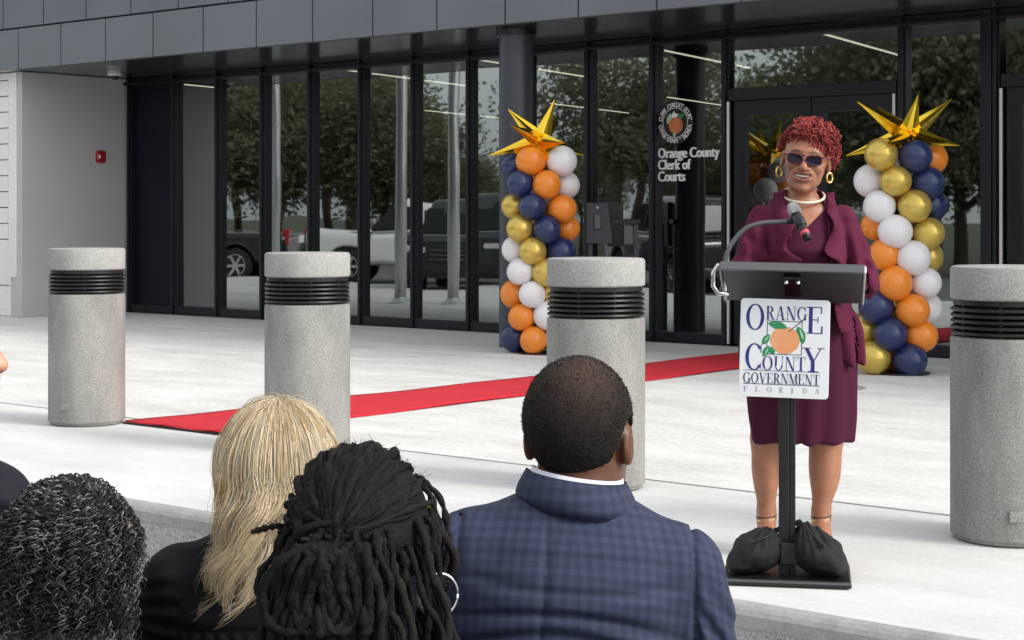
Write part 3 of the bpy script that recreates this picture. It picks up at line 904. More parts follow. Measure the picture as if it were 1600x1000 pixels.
balloon_column('balloon column with gold star on top beside the canopy column', (-10.26, 12.80, 0), 848, 552, kl, LC,
               tips([(766, 243, -.02), (795, 171, .05), (800, 199, -.30), (867, 157, -.06), (876, 178, .38), (914, 242, .15), (880, 226, -.35), (845, 240, .4), (822, 180, .45), (862, 262, -.1)], (845, 222), kl, .082), (-3 / kl, -.06, 330 / kl))
balloon_column('balloon column with gold star on top behind the speaker', (-6.66, 13.05, 0), 1408, 583, kr, RC,
               tips([(1335, 160, -.08), (1427, 150, -.12), (1487, 155, .06), (1492, 228, -.10), (1328, 242, .2), (1384, 160, .42), (1372, 226, -.3), (1440, 240, .3), (1455, 190, .45), (1410, 262, -.08)], (1417, 212), kr, .082), (9 / kr, -.06, 371 / kr))

# ------------------------------------------------------------------ lectern
LX, LY = -3.207, 5.406
LR = VIEW - R(10)
lec = thing('lectern', 'black metal lectern with white printed sign on its post', 'lectern', (LX, LY, 0), LR)
bp = MB(); bp.box((0, 0, .012), (.45, .34, .014)); bp.build('base_plate', 'lectern', lec, bevel=.004)
MB().tube([(-.22, -.165, .02), (.22, -.165, .02), (.22, .165, .02), (-.22, .165, .02), (-.22, -.165, .02)], .006, 6).build('base_rim', 'lectern_edge', lec)
for x in (-.17, 0.0, .11, .17): MB().lathe([(.006, .018), (.005, .0235), (.002, .025)], 8, (x, -.158, 0)).build('bolt', 'chrome', lec)
MB().box((-.010, .0, .50), (.038, .045, .97)).build('post', 'lectern', lec, bevel=.004)
MB().box((.0195, .003, .50), (.0215, .040, .97)).build('post_rail', 'lectern', lec, bevel=.003)
MB().box((.002, .02, .07), (.055, .055, .12)).build('post_socket', 'lectern', lec, bevel=.004)
tilt = Matrix.Rotation(R(-20.5), 3, 'X') @ Matrix.Rotation(R(1.2), 3, 'Y')
DC = Vector((.02, .05, 1.052))
def dpt(v): return DC + tilt @ Vector(v)
MB().box(DC, (.495, .36, .016), tilt).build('desk_board', 'lectern_under', lec, bevel=.004)
MB().box(dpt((0, -.182, .004)), (.505, .012, .032), tilt).build('desk_front_edge', 'lectern_edge', lec, bevel=.003)
for sx in (-1, 1): MB().box(dpt((sx * .2515, 0, .002)), (.010, .36, .028), tilt).build('desk_side_edge', 'steel' if sx > 0 else 'lectern_edge', lec, bevel=.003)
MB().box(dpt((0, .178, .02)), (.48, .014, .045), tilt).build('paper_ledge', 'lectern', lec, bevel=.003)
MB().box(dpt((.0, -.05, -.020)), (.062, .20, .022), tilt).build('desk_bracket', 'blackgloss', lec, bevel=.004)
for sx in (-.021, .021): MB().lathe([(.008, 0), (.007, -.006), (.003, -.008)], 10, dpt((sx, -.125, -.031)), tilt).build('bolt', 'chrome', lec)
# sign board
sg = MB()
W2, H2, rr = .158, .176, .014
poly = []
for (cx_, cz_, a0) in ((W2 - rr, H2 - rr, 0), (-W2 + rr, H2 - rr, 90), (-W2 + rr, -H2 + rr, 180), (W2 - rr, -H2 + rr, 270)):
    for q in range(5):
        a = R(a0 + q * 22.5); poly.append((cx_ + rr * math.cos(a), cz_ + rr * math.sin(a)))
SGZ, SGY, SGX = .828, -.040, -.008
sroll = Matrix.Rotation(R(1.3), 4, 'Y')
sgm = Matrix.Translation((SGX, SGY, SGZ)) @ sroll
sg.prism(poly, -.004, .004)
sign = sg.build('sign_board', 'signwhite', lec, bevel=.0015); sign.data.transform(sgm)
def S(px, py):   # crop pixel of the printed sheet -> sign plane
    return ((px - 477) / 762 * 2 * W2, -(py - 471) / 868 * 2 * H2)
LAY = [0]
def sflat(name, polys, material):
    vs, fs = [], []
    for p in polys:
        LAY[0] += 1; y = -.0046 - .000012 * (LAY[0] % 90)
        b = len(vs); vs += [sgm @ Vector((a, y, c)) for a, c in p]; fs.append(tuple(range(b, b + len(p))))
    return mesh_obj(name, vs, fs, material, sign)
# roman capitals from strokes: stems, hairlines, bowls and serifs in a 1-high box
TK, TN, SF = .17, .045, .035
def ring(cx, cy, rx, ry, a0, a1, tk=TK, tn=TN, n=20):
    out = []
    for i in range(n):
        p = []
        for (aa, o_) in ((a0 + (a1 - a0) * i / n, 0), (a0 + (a1 - a0) * (i + 1) / n, 0), (a0 + (a1 - a0) * (i + 1) / n, 1), (a0 + (a1 - a0) * i / n, 1)):
            a = R(aa); p.append((cx + (rx - o_ * tk) * math.cos(a), cy + (ry - o_ * tn) * math.sin(a)))
        out.append(p)
    return out
def rc(x0, y0, x1, y1): return [(x0, y0), (x1, y0), (x1, y1), (x0, y1)]
def dg_(xa, ya, xb, yb, w): return [(xa, ya), (xa + w, ya), (xb + w, yb), (xb, yb)]
def glyph(ch):
    s = SF
    if ch == 'O': return .95, ring(.475, .5, .46, .52, 0, 360, n=36)
    if ch == 'C': return .86, ring(.47, .5, .45, .52, 38, 322, n=30) + [rc(.78, .66, .82, .98), rc(.78, .04, .81, .26)]
    if ch == 'G': return .95, ring(.47, .5, .45, .52, 40, 330, n=30) + [rc(.78, .66, .82, .98), rc(.70, .02, .70 + TK, .42), rc(.62, .42, .95, .42 + s)]
    if ch == 'R': return .86, [rc(.10, 0, .10 + TK, 1), rc(0, 0, .38, s), rc(0, 1 - s, .3, 1)] + ring(.34, .74, .36, .26, 90, -90) + [rc(.27, 1 - TN, .36, 1), rc(.27, .48, .36, .48 + TN), dg_(.34, .48, .62, 0, TK), rc(.58, 0, .88, s)]
    if ch == 'A': return .92, [dg_(.08, 0, .40, 1, .05), dg_(.64, 0, .38, 1, TK), rc(.22, .32, .68, .32 + s), rc(0, 0, .24, s), rc(.54, 0, .92, s)]
    if ch == 'N': return .95, [rc(.12, 0, .17, 1), rc(.78, 0, .83, 1), dg_(.66, 0, .10, 1, TK), rc(0, 0, .29, s), rc(0, 1 - s, .25, 1), rc(.66, 1 - s, .95, 1)]
    if ch == 'E': return .78, [rc(.10, 0, .10 + TK, 1), rc(0, 0, .70, s), rc(0, 1 - s, .68, 1), rc(.27, .50, .52, .50 + s), rc(.64, .75, .69, 1), rc(.66, 0, .73, .28), rc(.49, .40, .53, .63)]
    if ch == 'U': return .95, [rc(.12, .35, .12 + TK, 1), rc(.76, .35, .81, 1), rc(0, 1 - s, .42, 1), rc(.64, 1 - s, .94, 1)] + ring(.465, .36, .345, .38, 180, 360, tk=.12)
    if ch == 'T': return .84, [rc(.335, 0, .335 + TK, 1), rc(.20, 0, .64, s), rc(.02, 1 - s, .82, 1), rc(.02, .74, .06, 1), rc(.78, .74, .82, 1)]
    if ch == 'Y': return .92, [rc(.37, 0, .37 + TK, .46), dg_(.37, .44, .06, 1, TK), dg_(.47, .44, .80, 1, .05), rc(.24, 0, .68, s), rc(-.04, 1 - s, .36, 1), rc(.66, 1 - s, .98, 1)]
    if ch == 'V': return .92, [dg_(.40, 0, .08, 1, TK), dg_(.46, 0, .80, 1, .05), rc(-.02, 1 - s, .36, 1), rc(.66, 1 - s, .96, 1)]
    if ch == 'M': return 1.1, [rc(.12, 0, .165, 1), rc(.84, 0, .84 + TK, 1), dg_(.48, 0, .10, 1, TK), dg_(.50, 0, .86, 1, .05), rc(0, 0, .28, s), rc(.72, 0, 1.12, s), rc(0, 1 - s, .2, 1), rc(.9, 1 - s, 1.12, 1)]
    if ch == 'F': return .72, [rc(.10, 0, .10 + TK, 1), rc(0, 0, .38, s), rc(0, 1 - s, .66, 1), rc(.27, .48, .5, .48 + s), rc(.62, .75, .67, 1), rc(.47, .38, .51, .62)]
    if ch == 'L': return .76, [rc(.10, 0, .10 + TK, 1), rc(0, 0, .70, s), rc(0, 1 - s, .38, 1), rc(.66, 0, .72, .28)]
    if ch == 'I': return .42, [rc(.12, 0, .12 + TK, 1), rc(0, 0, .42, s), rc(0, 1 - s, .42, 1)]
    if ch == 'D': return .95, [rc(.10, 0, .10 + TK, 1), rc(0, 0, .3, s), rc(0, 1 - s, .3, 1)] + ring(.30, .5, .60, .5, 90, -90)
def words(name, txt, x0, x1, y0, y1, material, gap=.08):
    gs = [glyph(c) for c in txt]; tot = sum(g[0] for g in gs) + gap * (len(gs) - 1)
    (a, b) = S(x0, y1); (c, d) = S(x1, y0)
    kx, kz = (c - a) / tot, d - b; x = 0; out = []
    for w, ps in gs:
        for p in ps: out.append([(a + (x + u) * kx, b + v * kz) for u, v in p])
        x += w + gap
    sflat(name, out, material)
def srect(x0, y0, x1, y1):
    a = S(x0, y1); b = S(x1, y0); return rc(a[0], a[1], b[0], b[1])
words('lettering', 'O', 143, 302, 88, 312, 'ink')
words('lettering', 'RANG', 314, 662, 100, 220, 'ink')
words('lettering', 'E', 660, 806, 96, 332, 'ink')
words('lettering', 'C', 143, 288, 436, 666, 'ink')
words('lettering', 'OUNT', 292, 660, 542, 664, 'ink')
words('lettering', 'Y', 636, 806, 456, 668, 'ink')
words('lettering', 'GOVERNMENT', 130, 782, 690, 782, 'ink2', .06)
for k_, ch in enumerate('FLORIDA'):
    x0_ = 135 + k_ * 101.5
    words('lettering', ch, x0_, x0_ + (38 if ch != 'I' else 22), 812, 860, 'inkgrey')
sflat('rule', [srect(132, 668, 784, 673), srect(132, 786, 784, 792)], 'ink2')
sflat('picture_frame', [srect(325, 228, 626, 234), srect(325, 520, 626, 526), srect(325, 234, 331, 520), srect(620, 234, 626, 520)], 'ink2')
def S2(poly): return [S(a, c) for a, _, c in poly]
def sl_leaf(cx, cy, L, W, rot): return S2([(a, 0, c) for a, _, c in leaf_poly(cx, cy, L, W, rot, 0)])
sflat('leaf', [sl_leaf(415, 268, 165, 36, .2), sl_leaf(612, 348, 160, 40, 1.25), sl_leaf(318, 395, 110, 28, -1.0), sl_leaf(322, 500, 110, 28, -1.1), sl_leaf(372, 495, 80, 24, 1.2)], 'leafprint')
sflat('fruit', [S2(ellipse_poly(480, 398, 124, 120, 36))], 'fruit2')
sflat('leaf_light', [sl_leaf(420, 262, 110, 8, .2), sl_leaf(620, 340, 110, 9, 1.25), sl_leaf(322, 392, 70, 6, -1.0), sl_leaf(326, 498, 70, 6, -1.1)], 'leaflite')
sflat('leaf', [sl_leaf(432, 276, 140, 22, .2)], 'leafprint')
sflat('stem', [[S(500, 325), S(512, 325), S(650, 205), S(642, 200)]], 'ink2')

# sand bags on the base
def blob(name, f, lo, hi, h, material, parent, col=None):
    v, q = surface(f, lo, hi, h)
    return mesh_obj(name, v, q, material, parent, True, col=None if col is None else (col(v) if callable(col) else col))
def lecpt(x, y, z=0):
    c, s = math.cos(LR), math.sin(LR); return (LX + x * c - y * s, LY + x * s + y * c, z)
def bag(side, label):
    t = thing('sandbag', label, 'sandbag', lecpt(.108 * side, -.01, .0245), LR, 'sandbags weighting the lectern')
    tall = .72 if side < 0 else .90
    def f(P):
        q = P.copy()
        d = ell(q, (.006 * side, 0, .070), (.080, .115, .071))
        d = smin(d, ell(q, (-.045 * side, .01, .125 * tall), (.035, .07, .075 * tall)), .06)
        d = smin(d, ell(q, (.062 * side, -.02, .033), (.045, .09, .033)), .04)
        n = noise3(q * np.float32(26)) * .006 + noise3(q * np.float32(60)) * .0025
        an = np.arctan2(q[:, 2] - .20, q[:, 0] + .05 * side)
        d = d + n + .0035 * np.sin(an * 22 + noise3(q * np.float32(18)) * 2) * np.clip((q[:, 2] - .03) / .1, 0, 1)
        return np.maximum(d, -q[:, 2])
    blob('bag_body', f, (-.17, -.16, -.02), (.17, .16, .26), .005, 'bag', t)
    pts = [(.085 * side, -.02, .012), (.068 * side, -.085, .06), (.02 * side, -.10, .12), (-.04 * side, -.068, .19 * tall), (-.06 * side, -.03, .21 * tall)]
    MB().tube(pts, [.003, .004, .004, .004, .003], 6).build('seam_piping', 'strap', t, True)
    return t
bag(-1, 'slumped black sandbag, lower of the two on the lectern base')
b2 = bag(1, 'black sandbag with raised folds, taller of the two on the lectern base')
MB().box((-.100, -.045, .075), (.058, .012, .075)).build('strap_patch', 'strap', b2, bevel=.003)
MB().tube([(-.19, .06, .115), (-.15, .07, .135), (-.10, .065, .155), (-.06, .04, .175)], .010, 8).build('carry_strap', 'bag', b2, True)

# gooseneck microphone clamped to the desk edge
gm = thing('gooseneck_microphone', 'handheld microphone on a grey gooseneck clamped to the lectern desk', 'microphone', (LX, LY, 0), LR)
ce = dpt((-.238, -.16, .02))
gp = [ce, ce + Vector((.01, .0, .04)), ce + Vector((.035, .005, .085)), ce + Vector((.075, .01, .125)), ce + Vector((.125, .015, .143)), ce + Vector((.18, .02, .148)), ce + Vector((.222, .02, .150))]
def smooth_path(p, n=6):
    out = []
    for i in range(len(p) - 1):
        p0, p1, p2, p3 = p[max(i - 1, 0)], p[i], p[i + 1], p[min(i + 2, len(p) - 1)]
        for k_ in range(n):
            t_ = k_ / n
            out.append(.5 * ((2 * p1) + (-p0 + p2) * t_ + (2 * p0 - 5 * p1 + 4 * p2 - p3) * t_ ** 2 + (-p0 + 3 * p1 - 3 * p2 + p3) * t_ ** 3))
    out.append(p[-1]); return out
MB().tube(smooth_path([Vector(p) for p in gp]), .0085, 10).build('gooseneck', 'grey_rubber', gm, True)
mh = ce + Vector((.262, -.005, .152))
ax = Vector((.30, -.52, -.62)).normalized()
rotm = ax.to_track_quat('Z', 'Y').to_matrix()
MB().tube([gp[-1], gp[-1] + Vector((.02, -.003, .004))], .011, 10).build('clip_joint', 'blackpl', gm, True)
MB().lathe([(.018, -.022), (.021, -.01), (.020, .022), (.018, .028)], 20, mh, rotm).build('clip_sleeve', 'blackpl', gm, True)
MB().lathe([(.006, -.082), (.017, -.077), (.0235, -.062), (.0245, -.046), (.020, -.030)], 24, mh, rotm).build('grille', 'mic_grille', gm, True)
MB().lathe([(.0185, -.032), (.0165, .0), (.0145, .05), (.0145, .085)], 20, mh, rotm).build('body', 'blackpl', gm, True)
MB().lathe([(.0150, .052), (.0165, .054), (.0165, .066), (.0150, .068)], 20, mh, rotm).build('colour_ring', 'mic_ring', gm, True)
cl_ = dpt((-.245, -.12, -.02))
MB().tube([cl_ + Vector((.02, 0, .045)), cl_ + Vector((-.018, 0, .044)), cl_ + Vector((-.034, 0, .018)), cl_ + Vector((-.034, 0, -.03)), cl_ + Vector((-.016, 0, -.055)), cl_ + Vector((.022, 0, -.058))], .0085, 8).build('clamp_frame', 'chrome', gm, True)
MB().tube([cl_ + Vector((.01, 0, -.01)), cl_ + Vector((.01, 0, -.085))], .005, 8).build('clamp_screw', 'steel', gm, True)
MB().tube([cl_ + Vector((.006, -.005, -.083)), cl_ + Vector((.012, -.005, -.092)), cl_ + Vector((.005, -.005, -.103))], .003, 6).build('clamp_lever', 'blackpl', gm, True)

# ------------------------------------------------------------------ what the glass reflects: car park, poles, trees
def car_meshes(kind):
    L, W, Hh = (5.2, 2.0, 1.88) if kind == 'suv' else (5.7, 2.0, 1.9)
    def lower(P):
        q = P.copy()
        d = rbox(q, (0, 0, .78), (L / 2, W / 2, .36), .14)
        hood = rbox(q, (L / 2 - .75, 0, .85), (.74, W / 2 - .04, .35), .12)
        d = smin(d, hood, .08)
        for wx in (-1.62, 1.62):
            c = np.sqrt((q[:, 0] - wx) ** 2 + (q[:, 2] - .40) ** 2) - .47
            c = np.maximum(c, .62 - np.abs(q[:, 1]))
            d = smax(d, -c, .03)
        return d
    def cabin(P):
        z = np.clip((P[:, 2] - 1.05) / .8, 0, 1)
        x0 = -L / 2 + .12 + .22 * z if kind == 'suv' else -L / 2 + 2.2 + .12 * z
        x1 = L / 2 - 1.35 - .75 * z
        hw = W / 2 - .06 - .19 * z
        d = np.maximum(np.maximum(x0 - P[:, 0], P[:, 0] - x1) * .85, np.abs(P[:, 1]) - hw)
        return smax(d, np.maximum(P[:, 2] - (Hh - .06 * ((P[:, 0]) / 2) ** 2), .9 - P[:, 2]), .10)
    body = surface(lambda P: smin(lower(P), cabin(P), .05), (-3.1, -1.2, .2), (3.1, 1.2, 2.1), .035)
    def win(P):
        d = np.abs(cabin(P) - .004) - .030
        zz = np.maximum(1.20 - P[:, 2], P[:, 2] - 1.72)
        side = np.full(len(P), 9., np.float32)
        segs = ((-2.1, -1.15), (-1.05, -.08), (.02, 1.35)) if kind == 'suv' else ((-.55, .15), (.25, 1.3))
        for a, b in segs:
            side = np.minimum(side, np.maximum(np.maximum(a - P[:, 0], P[:, 0] - b), .5 - np.abs(P[:, 1])))
        fr = np.maximum(np.abs(P[:, 1]) - .70, np.minimum(np.abs(P[:, 0] - 1.5) - .75, np.abs(P[:, 0] + L / 2) - .5))
        return np.maximum(np.maximum(d, zz), np.minimum(side, fr))
    glass = surface(win, (-3.1, -1.2, 1.1), (3.1, 1.2, 1.9), .028)
    return body, glass, L, W
CARS = {}
def car(label, paint, loc, rz, kind='suv'):
    t = thing('parked_car', label, 'car', loc, rz, 'cars parked in the lot behind the audience')
    if kind not in CARS: CARS[kind] = car_meshes(kind)
    body, glass, L, W = CARS[kind]
    mesh_obj('body', body[0], body[1], paint, t, True)
    mesh_obj('window', glass[0], glass[1], 'carglass', t, True)
    for sx in (-1.62, 1.62):
        for sy in (-1, 1):
            y = sy * (W / 2 - .14)
            rot = Matrix.Rotation(R(90), 3, 'X')
            w = MB().lathe([(.25, -.13), (.38, -.12), (.405, -.06), (.405, .06), (.38, .12), (.25, .13)], 28, (sx, y, .405), rot).build('tyre', 'tyre', t, True, auto=40)
            rim = MB()
            rim.lathe([(.265, -.01), (.265, .01)], 28, (sx, y + sy * .125, .405), rot)
            rr_ = rim.build('rim_well', 'blackpl', w)
            sp = MB()
            for k_ in range(6):
                a = k_ * math.pi / 3
                sp.box((sx + .14 * math.cos(a), y + sy * .145, .405 + .14 * math.sin(a)), (.24, .02, .06), (0, -a, 0))
            sp.lathe([(.06, -.02), (.06, .02)], 12, (sx, y + sy * .148, .405), rot)
            sp.lathe([(.245, -.012), (.268, -.012), (.268, .012), (.245, .012), (.245, -.012)], 28, (sx, y + sy * .142, .405), rot)
            sp.build('rim', 'chrome', w)
    for sy in (-1, 1):
        MB().box((L / 2 - .05, sy * .74, .92), (.14, .38, .13)).build('headlight', 'headlamp', t, bevel=.03)
        MB().box((-L / 2 + .05, sy * .84, 1.05), (.14, .18, .34)).build('tail_light', 'tail', t, bevel=.03)
        MB().box((1.1, sy * 1.08, 1.17), (.13, .18, .16)).build('door_mirror', 'chrome', t, bevel=.04)
        for hx in (-.9, .25): MB().box((hx, sy * (W / 2 + .012), .98), (.2, .03, .035)).build('door_handle', 'chrome', t, bevel=.01)
        MB().box((0.0, sy * (W / 2 - .045), 1.165), (3.1, .02, .028)).build('belt_trim', 'chrome', t)
    MB().box((L / 2 + .005, 0, .82), (.06, 1.0, .26)).build('grille', 'blackpl', t, bevel=.03)
    for z in (.76, .84, .92): MB().box((L / 2 + .04, 0, z), (.02, .96, .022)).build('grille_bar', 'chrome', t)
    MB().box((-L / 2 - .01, 0, .98), (.03, .34, .16)).build('number_plate', 'print_white', t)
    MB().box((-L / 2 + .02, 0, .55), (.16, 1.8, .2)).build('rear_bumper', 'blackpl', t, bevel=.04)
    MB().box((L / 2 - .02, 0, .52), (.16, 1.8, .2)).build('front_bumper', 'blackpl', t, bevel=.04)
    return t
GZ = -.19
MIR = 2 * FY
def mirr(px, z):
    """ground place whose mirror image in the glass sits at this bearing and range"""
    t_ = (px - 800) / 2700.
    return (z * (.7692 * t_ - .6390), MIR - z * (.6390 * t_ + .7692))
HB = math.atan2(.639, -.769)            # broadside heading as mirrored
x, y = mirr(672, 39.5); car('white SUV parked broadside in the lot', 'car_white', (x, y, GZ), HB + .12)
x, y = mirr(748, 33.5); car('graphite grey SUV parked nose out ahead of the white SUV', 'car_grey', (x, y, GZ), HB - 1.45)
x, y = mirr(285, 39.0); car('black pickup with chrome trim parked beyond the white SUV', 'car_black', (x, y, GZ), HB + .15, 'pickup')
x, y = mirr(1075, 33.0); car('black SUV seen tail first with white plate', 'car_black', (x, y, GZ), HB + 1.35)

for i, (x, y, lab) in enumerate(((-19.9, 10.4, 'tall silver flagpole nearest the siding wall'), (-17.62, 10.94, 'tall silver flagpole in the middle of three'), (-17.0, 10.45, 'tall silver flagpole nearest the kerb of three'))):
    if i == 0: x, y = -20.6, 10.7
    t = thing('flagpole', lab, 'flagpole', (x, y, 0), 0, 'flagpoles on the plaza')
    MB().lathe([(.092, .02), (.088, 2), (.06, 7.5), (.04, 9.0)], 20).build('shaft', 'pole', t, True)
    MB().lathe([(.19, 0), (.19, .02), (.13, .05), (.10, .10)], 24).build('base_collar', 'pole', t, True, auto=40)
    MB().lathe([(.01, 8.99), (.07, 9.04), (.08, 9.09), (.06, 9.15), (.01, 9.18)], 16).build('finial', 'gold', t, True)

def tree_meshes(seed, h, rad, n, lsize):
    rg = np.random.default_rng(seed); rnd = random.Random(seed)
    tr = MB(); tr.tube([(0, 0, 0), (.06, .02, h * .2), (-.05, .08, h * .42), (.05, 0, h * .7)], [.20, .15, .11, .05], 9)
    limbs = []
    for k_ in range(9):
        a = rnd.random() * 6.28; z0 = h * rnd.uniform(.25, .55); e = (math.cos(a) * rad * .7, math.sin(a) * rad * .7, z0 + h * rnd.uniform(.15, .35))
        limbs.append(e); tr.tube([(0, .03, z0), (e[0] * .5, e[1] * .5, z0 + (e[2] - z0) * .6), e], [.08, .05, .02], 6)
    # leaf clumps
    nc = 46
    cc = rg.normal(size=(nc, 3)); cc /= np.linalg.norm(cc, axis=1, keepdims=True); cc *= (rg.random((nc, 1)) ** .4)
    cc = cc * np.array([rad, rad, h * .34]) + np.array([0, 0, h * .64])
    ci = rg.integers(0, nc, n)
    p = cc[ci] + rg.normal(size=(n, 3)) * np.array([.42, .42, .32]) * rad * .42
    p[:, 2] = np.maximum(p[:, 2], h * .18)
    u = rg.normal(size=(n, 3)); u /= np.linalg.norm(u, axis=1, keepdims=True)
    w = np.cross(u, rg.normal(size=(n, 3))); w /= np.linalg.norm(w, axis=1, keepdims=True)
    s_ = lsize * (.6 + .8 * rg.random((n, 1)))
    v = np.stack([p - u * s_, p + w * s_ * .55, p + u * s_, p - w * s_ * .55], 1).reshape(-1, 3)
    f = np.arange(n * 4).reshape(-1, 4)
    return tr, v.astype(np.float32), f.astype(np.int32)
TM = []
for sd_, h, rad, mt in ((1, 6.5, 2.7, 'leaf'), (2, 7.6, 3.2, 'leaf2'), (3, 5.6, 2.5, 'leaf')):
    tr, v, f = tree_meshes(sd_, h, rad, 14000, .085)
    a = tr.build('trunk', 'bark', None, True); b = mesh_obj('crown', v, f, mt)
    TM.append((a.data, b.data)); bpy.data.objects.remove(a); bpy.data.objects.remove(b)
tl = ['broad dark green tree', 'tall olive green tree', 'small round green tree']
spots = [(mirr(px, z), s_, k_) for px, z, s_, k_ in ((180, 62, 1.05, 1), (290, 56, 1.1, 0), (380, 66, 1.1, 1), (450, 58, 1.1, 0), (530, 64, 1.15, 1), (610, 58, 1.05, 0), (680, 70, .85, 2), (750, 74, .72, 2), (830, 78, .5, 0), (905, 78, .7, 1), (990, 60, 1.15, 1), (1060, 72, .7, 2), (1140, 60, .75, 0), (1210, 54, 1.0, 0), (1290, 60, .95, 2), (1370, 48, 1.1, 0), (1440, 44, 1.15, 1), (1520, 46, 1.1, 0), (1600, 42, 1.2, 1), (1690, 44, 1.1, 0), (330, 82, 1.5, 1), (560, 84, 1.45, 0), (985, 90, 1.1, 1), (1250, 80, 1.2, 0), (1480, 66, 1.5, 1))]
for i, ((x, y), s_, k_) in enumerate(spots):
    t = thing('tree', tl[k_] + ' beyond the car park', 'tree', (x, y, -.34), random.random() * 6, 'trees beyond the car park, ' + ['broad', 'tall', 'small'][k_])
    t.scale = (s_, s_, s_)
    link(bpy.data.objects.new('trunk', TM[k_][0]), t); link(bpy.data.objects.new('crown', TM[k_][1]), t)
x, y = mirr(957, 62)
t = thing('utility_pole', 'weathered wooden utility pole beyond the car park', 'pole', (x, y, -.34), .4)
MB().lathe([(.16, 0), (.11, 7.2)], 12).build('shaft', 'wood', t, True)
MB().box((0, 0, 6.8), (2.0, .1, .12)).build('crossarm', 'wood', t)
for sx in (-.9, -.5, .5, .9): MB().lathe([(.03, 6.86), (.05, 6.92), (.02, 7.0)], 8, (sx, 0, 0)).build('insulator', 'camwhite', t)

# ------------------------------------------------------------------ people
SK_D, SK_M, SK_L = (.115, .048, .024), (.37, .165, .094), (.60, .30, .20)
def place(px, z):
    t_ = (px - 800) / 2700.
    return (z * (.7692 * t_ - .6390), z * (.6390 * t_ + .7692))

def headf(c, rot, s, smile=False, ears=True, wide=1.0, jaw=1.0):
    """head facing local -y; returns f(P) and the map to head space"""
    c = np.asarray(c, np.float32); rot = np.asarray(rot, np.float32)
    sv = np.array([s * wide, s, s], np.float32)
    def loc(P): return ((P - c) @ rot) / sv
    def f(P):
        q = loc(P)
        a = q.copy(); a[:, 0] = np.abs(a[:, 0])
        d = ell(q, (0, .014, .033), (.075, .094, .086))
        d = smin(d, ell(q, (0, -.022, -.030), (.062, .068, .086)), .03)
        d = smin(d, ell(q, (0, -.032, -.083), (.047 if jaw == 1 else .041, .048, .036)), .025)
        d = smin(d, ell(a, (.042, -.005, -.056), (.014 * jaw, .035, .034 * jaw)), .025)
        d = smin(d, ell(q, (0, -.072, -.106), (.021, .017, .015)), .02)
        d = smin(d, ell(a, (.038, -.063, -.026), (.023, .022 if jaw == 1 else .025, .020)), .02)
        d = smin(d, ell(q, (0, -.070, .026), (.046, .018 if jaw == 1 else .015, .012)), .018)
        d = smax(d, -ell(a, (.031, -.097, .004), (.019, .015, .011)), .012)
        d = smin(d, ell(a, (.031, -.074, .003), (.013, .013, .011)), .004)
        d = smin(d, cone(q, (0, -.083, .008), (0, -.104, -.032), .0082, .0138), .008)
        d = smin(d, ell(a, (.0155, -.090, -.036), (.0115, .013, .0095)), .005)
        d = smax(d, -ell(a, (.0095, -.101, -.0465), (.0058, .008, .0048)), .0025)
        d = smin(d, ell(q, (0, -.072, -.060), (.037, .023, .025)), .02)
        m = q.copy(); m[:, 2] -= 6.5 * m[:, 0] ** 2 if smile else 0
        if smile:
            d = smin(d, ell(m, (0, -.0935, -.0540), (.035, .008, .0056)), .005)
            d = smin(d, ell(m, (0, -.0915, -.0765), (.031, .009, .0088)), .006)
            d = smax(d, -ell(m, (0, -.0965, -.0640), (.0310, .018, .0080)), .0025)
            crease = np.abs(np.sqrt((a[:, 0] - .006) ** 2 + ((q[:, 2] + .068) * .9) ** 2) - .040)
            d = d + .0022 * np.exp(-(crease / .004) ** 2) * ((q[:, 2] > -.075) & (q[:, 2] < -.035) & (q[:, 1] < -.045))
        else:
            d = smin(d, ell(m, (0, -.0935, -.0575), (.024, .008, .006)), .005)
            d = smin(d, ell(m, (0, -.0925, -.0705), (.022, .009, .007)), .005)
        if ears:
            e = ell(a, (.078, .010, -.006), (.009, .021, .032))
            e = smax(e, -ell(a, (.088, .004, -.002), (.008, .010, .017)), .006)
            d = smin(d, e, .006)
        return d * np.float32(s)
    return f, loc

def skin_col(base, loc=None, lips=None):
    def g(v):
        v = v.astype(np.float32)
        n = noise3(v * np.float32(45)) * .10 + noise3(v * np.float32(14)) * .10
        c = np.array(base, np.float32)[None] * (1 + n[:, None])
        if loc is not None and lips is not None:
            q = loc(v); m = q.copy(); m[:, 2] -= 6.5 * m[:, 0] ** 2
            w = np.clip(1.6 - np.sqrt((m[:, 0] / .035) ** 2 + ((m[:, 2] + .0655) / .0205) ** 2) * 1.45, 0, 1) * (q[:, 1] < -.078)
            c = c * (1 - w[:, None]) + np.array(lips, np.float32)[None] * w[:, None]
            dk = np.clip(1.35 - np.sqrt(((np.abs(q[:, 0]) - .030) / .020) ** 2 + ((q[:, 2] - .0290 + np.abs(np.abs(q[:, 0]) - .030) * .25) / .0045) ** 2), 0, 1) * (q[:, 1] < -.05)
            c = c * (1 - dk[:, None] * .85)
        return np.clip(c, 0, 1)
    return g

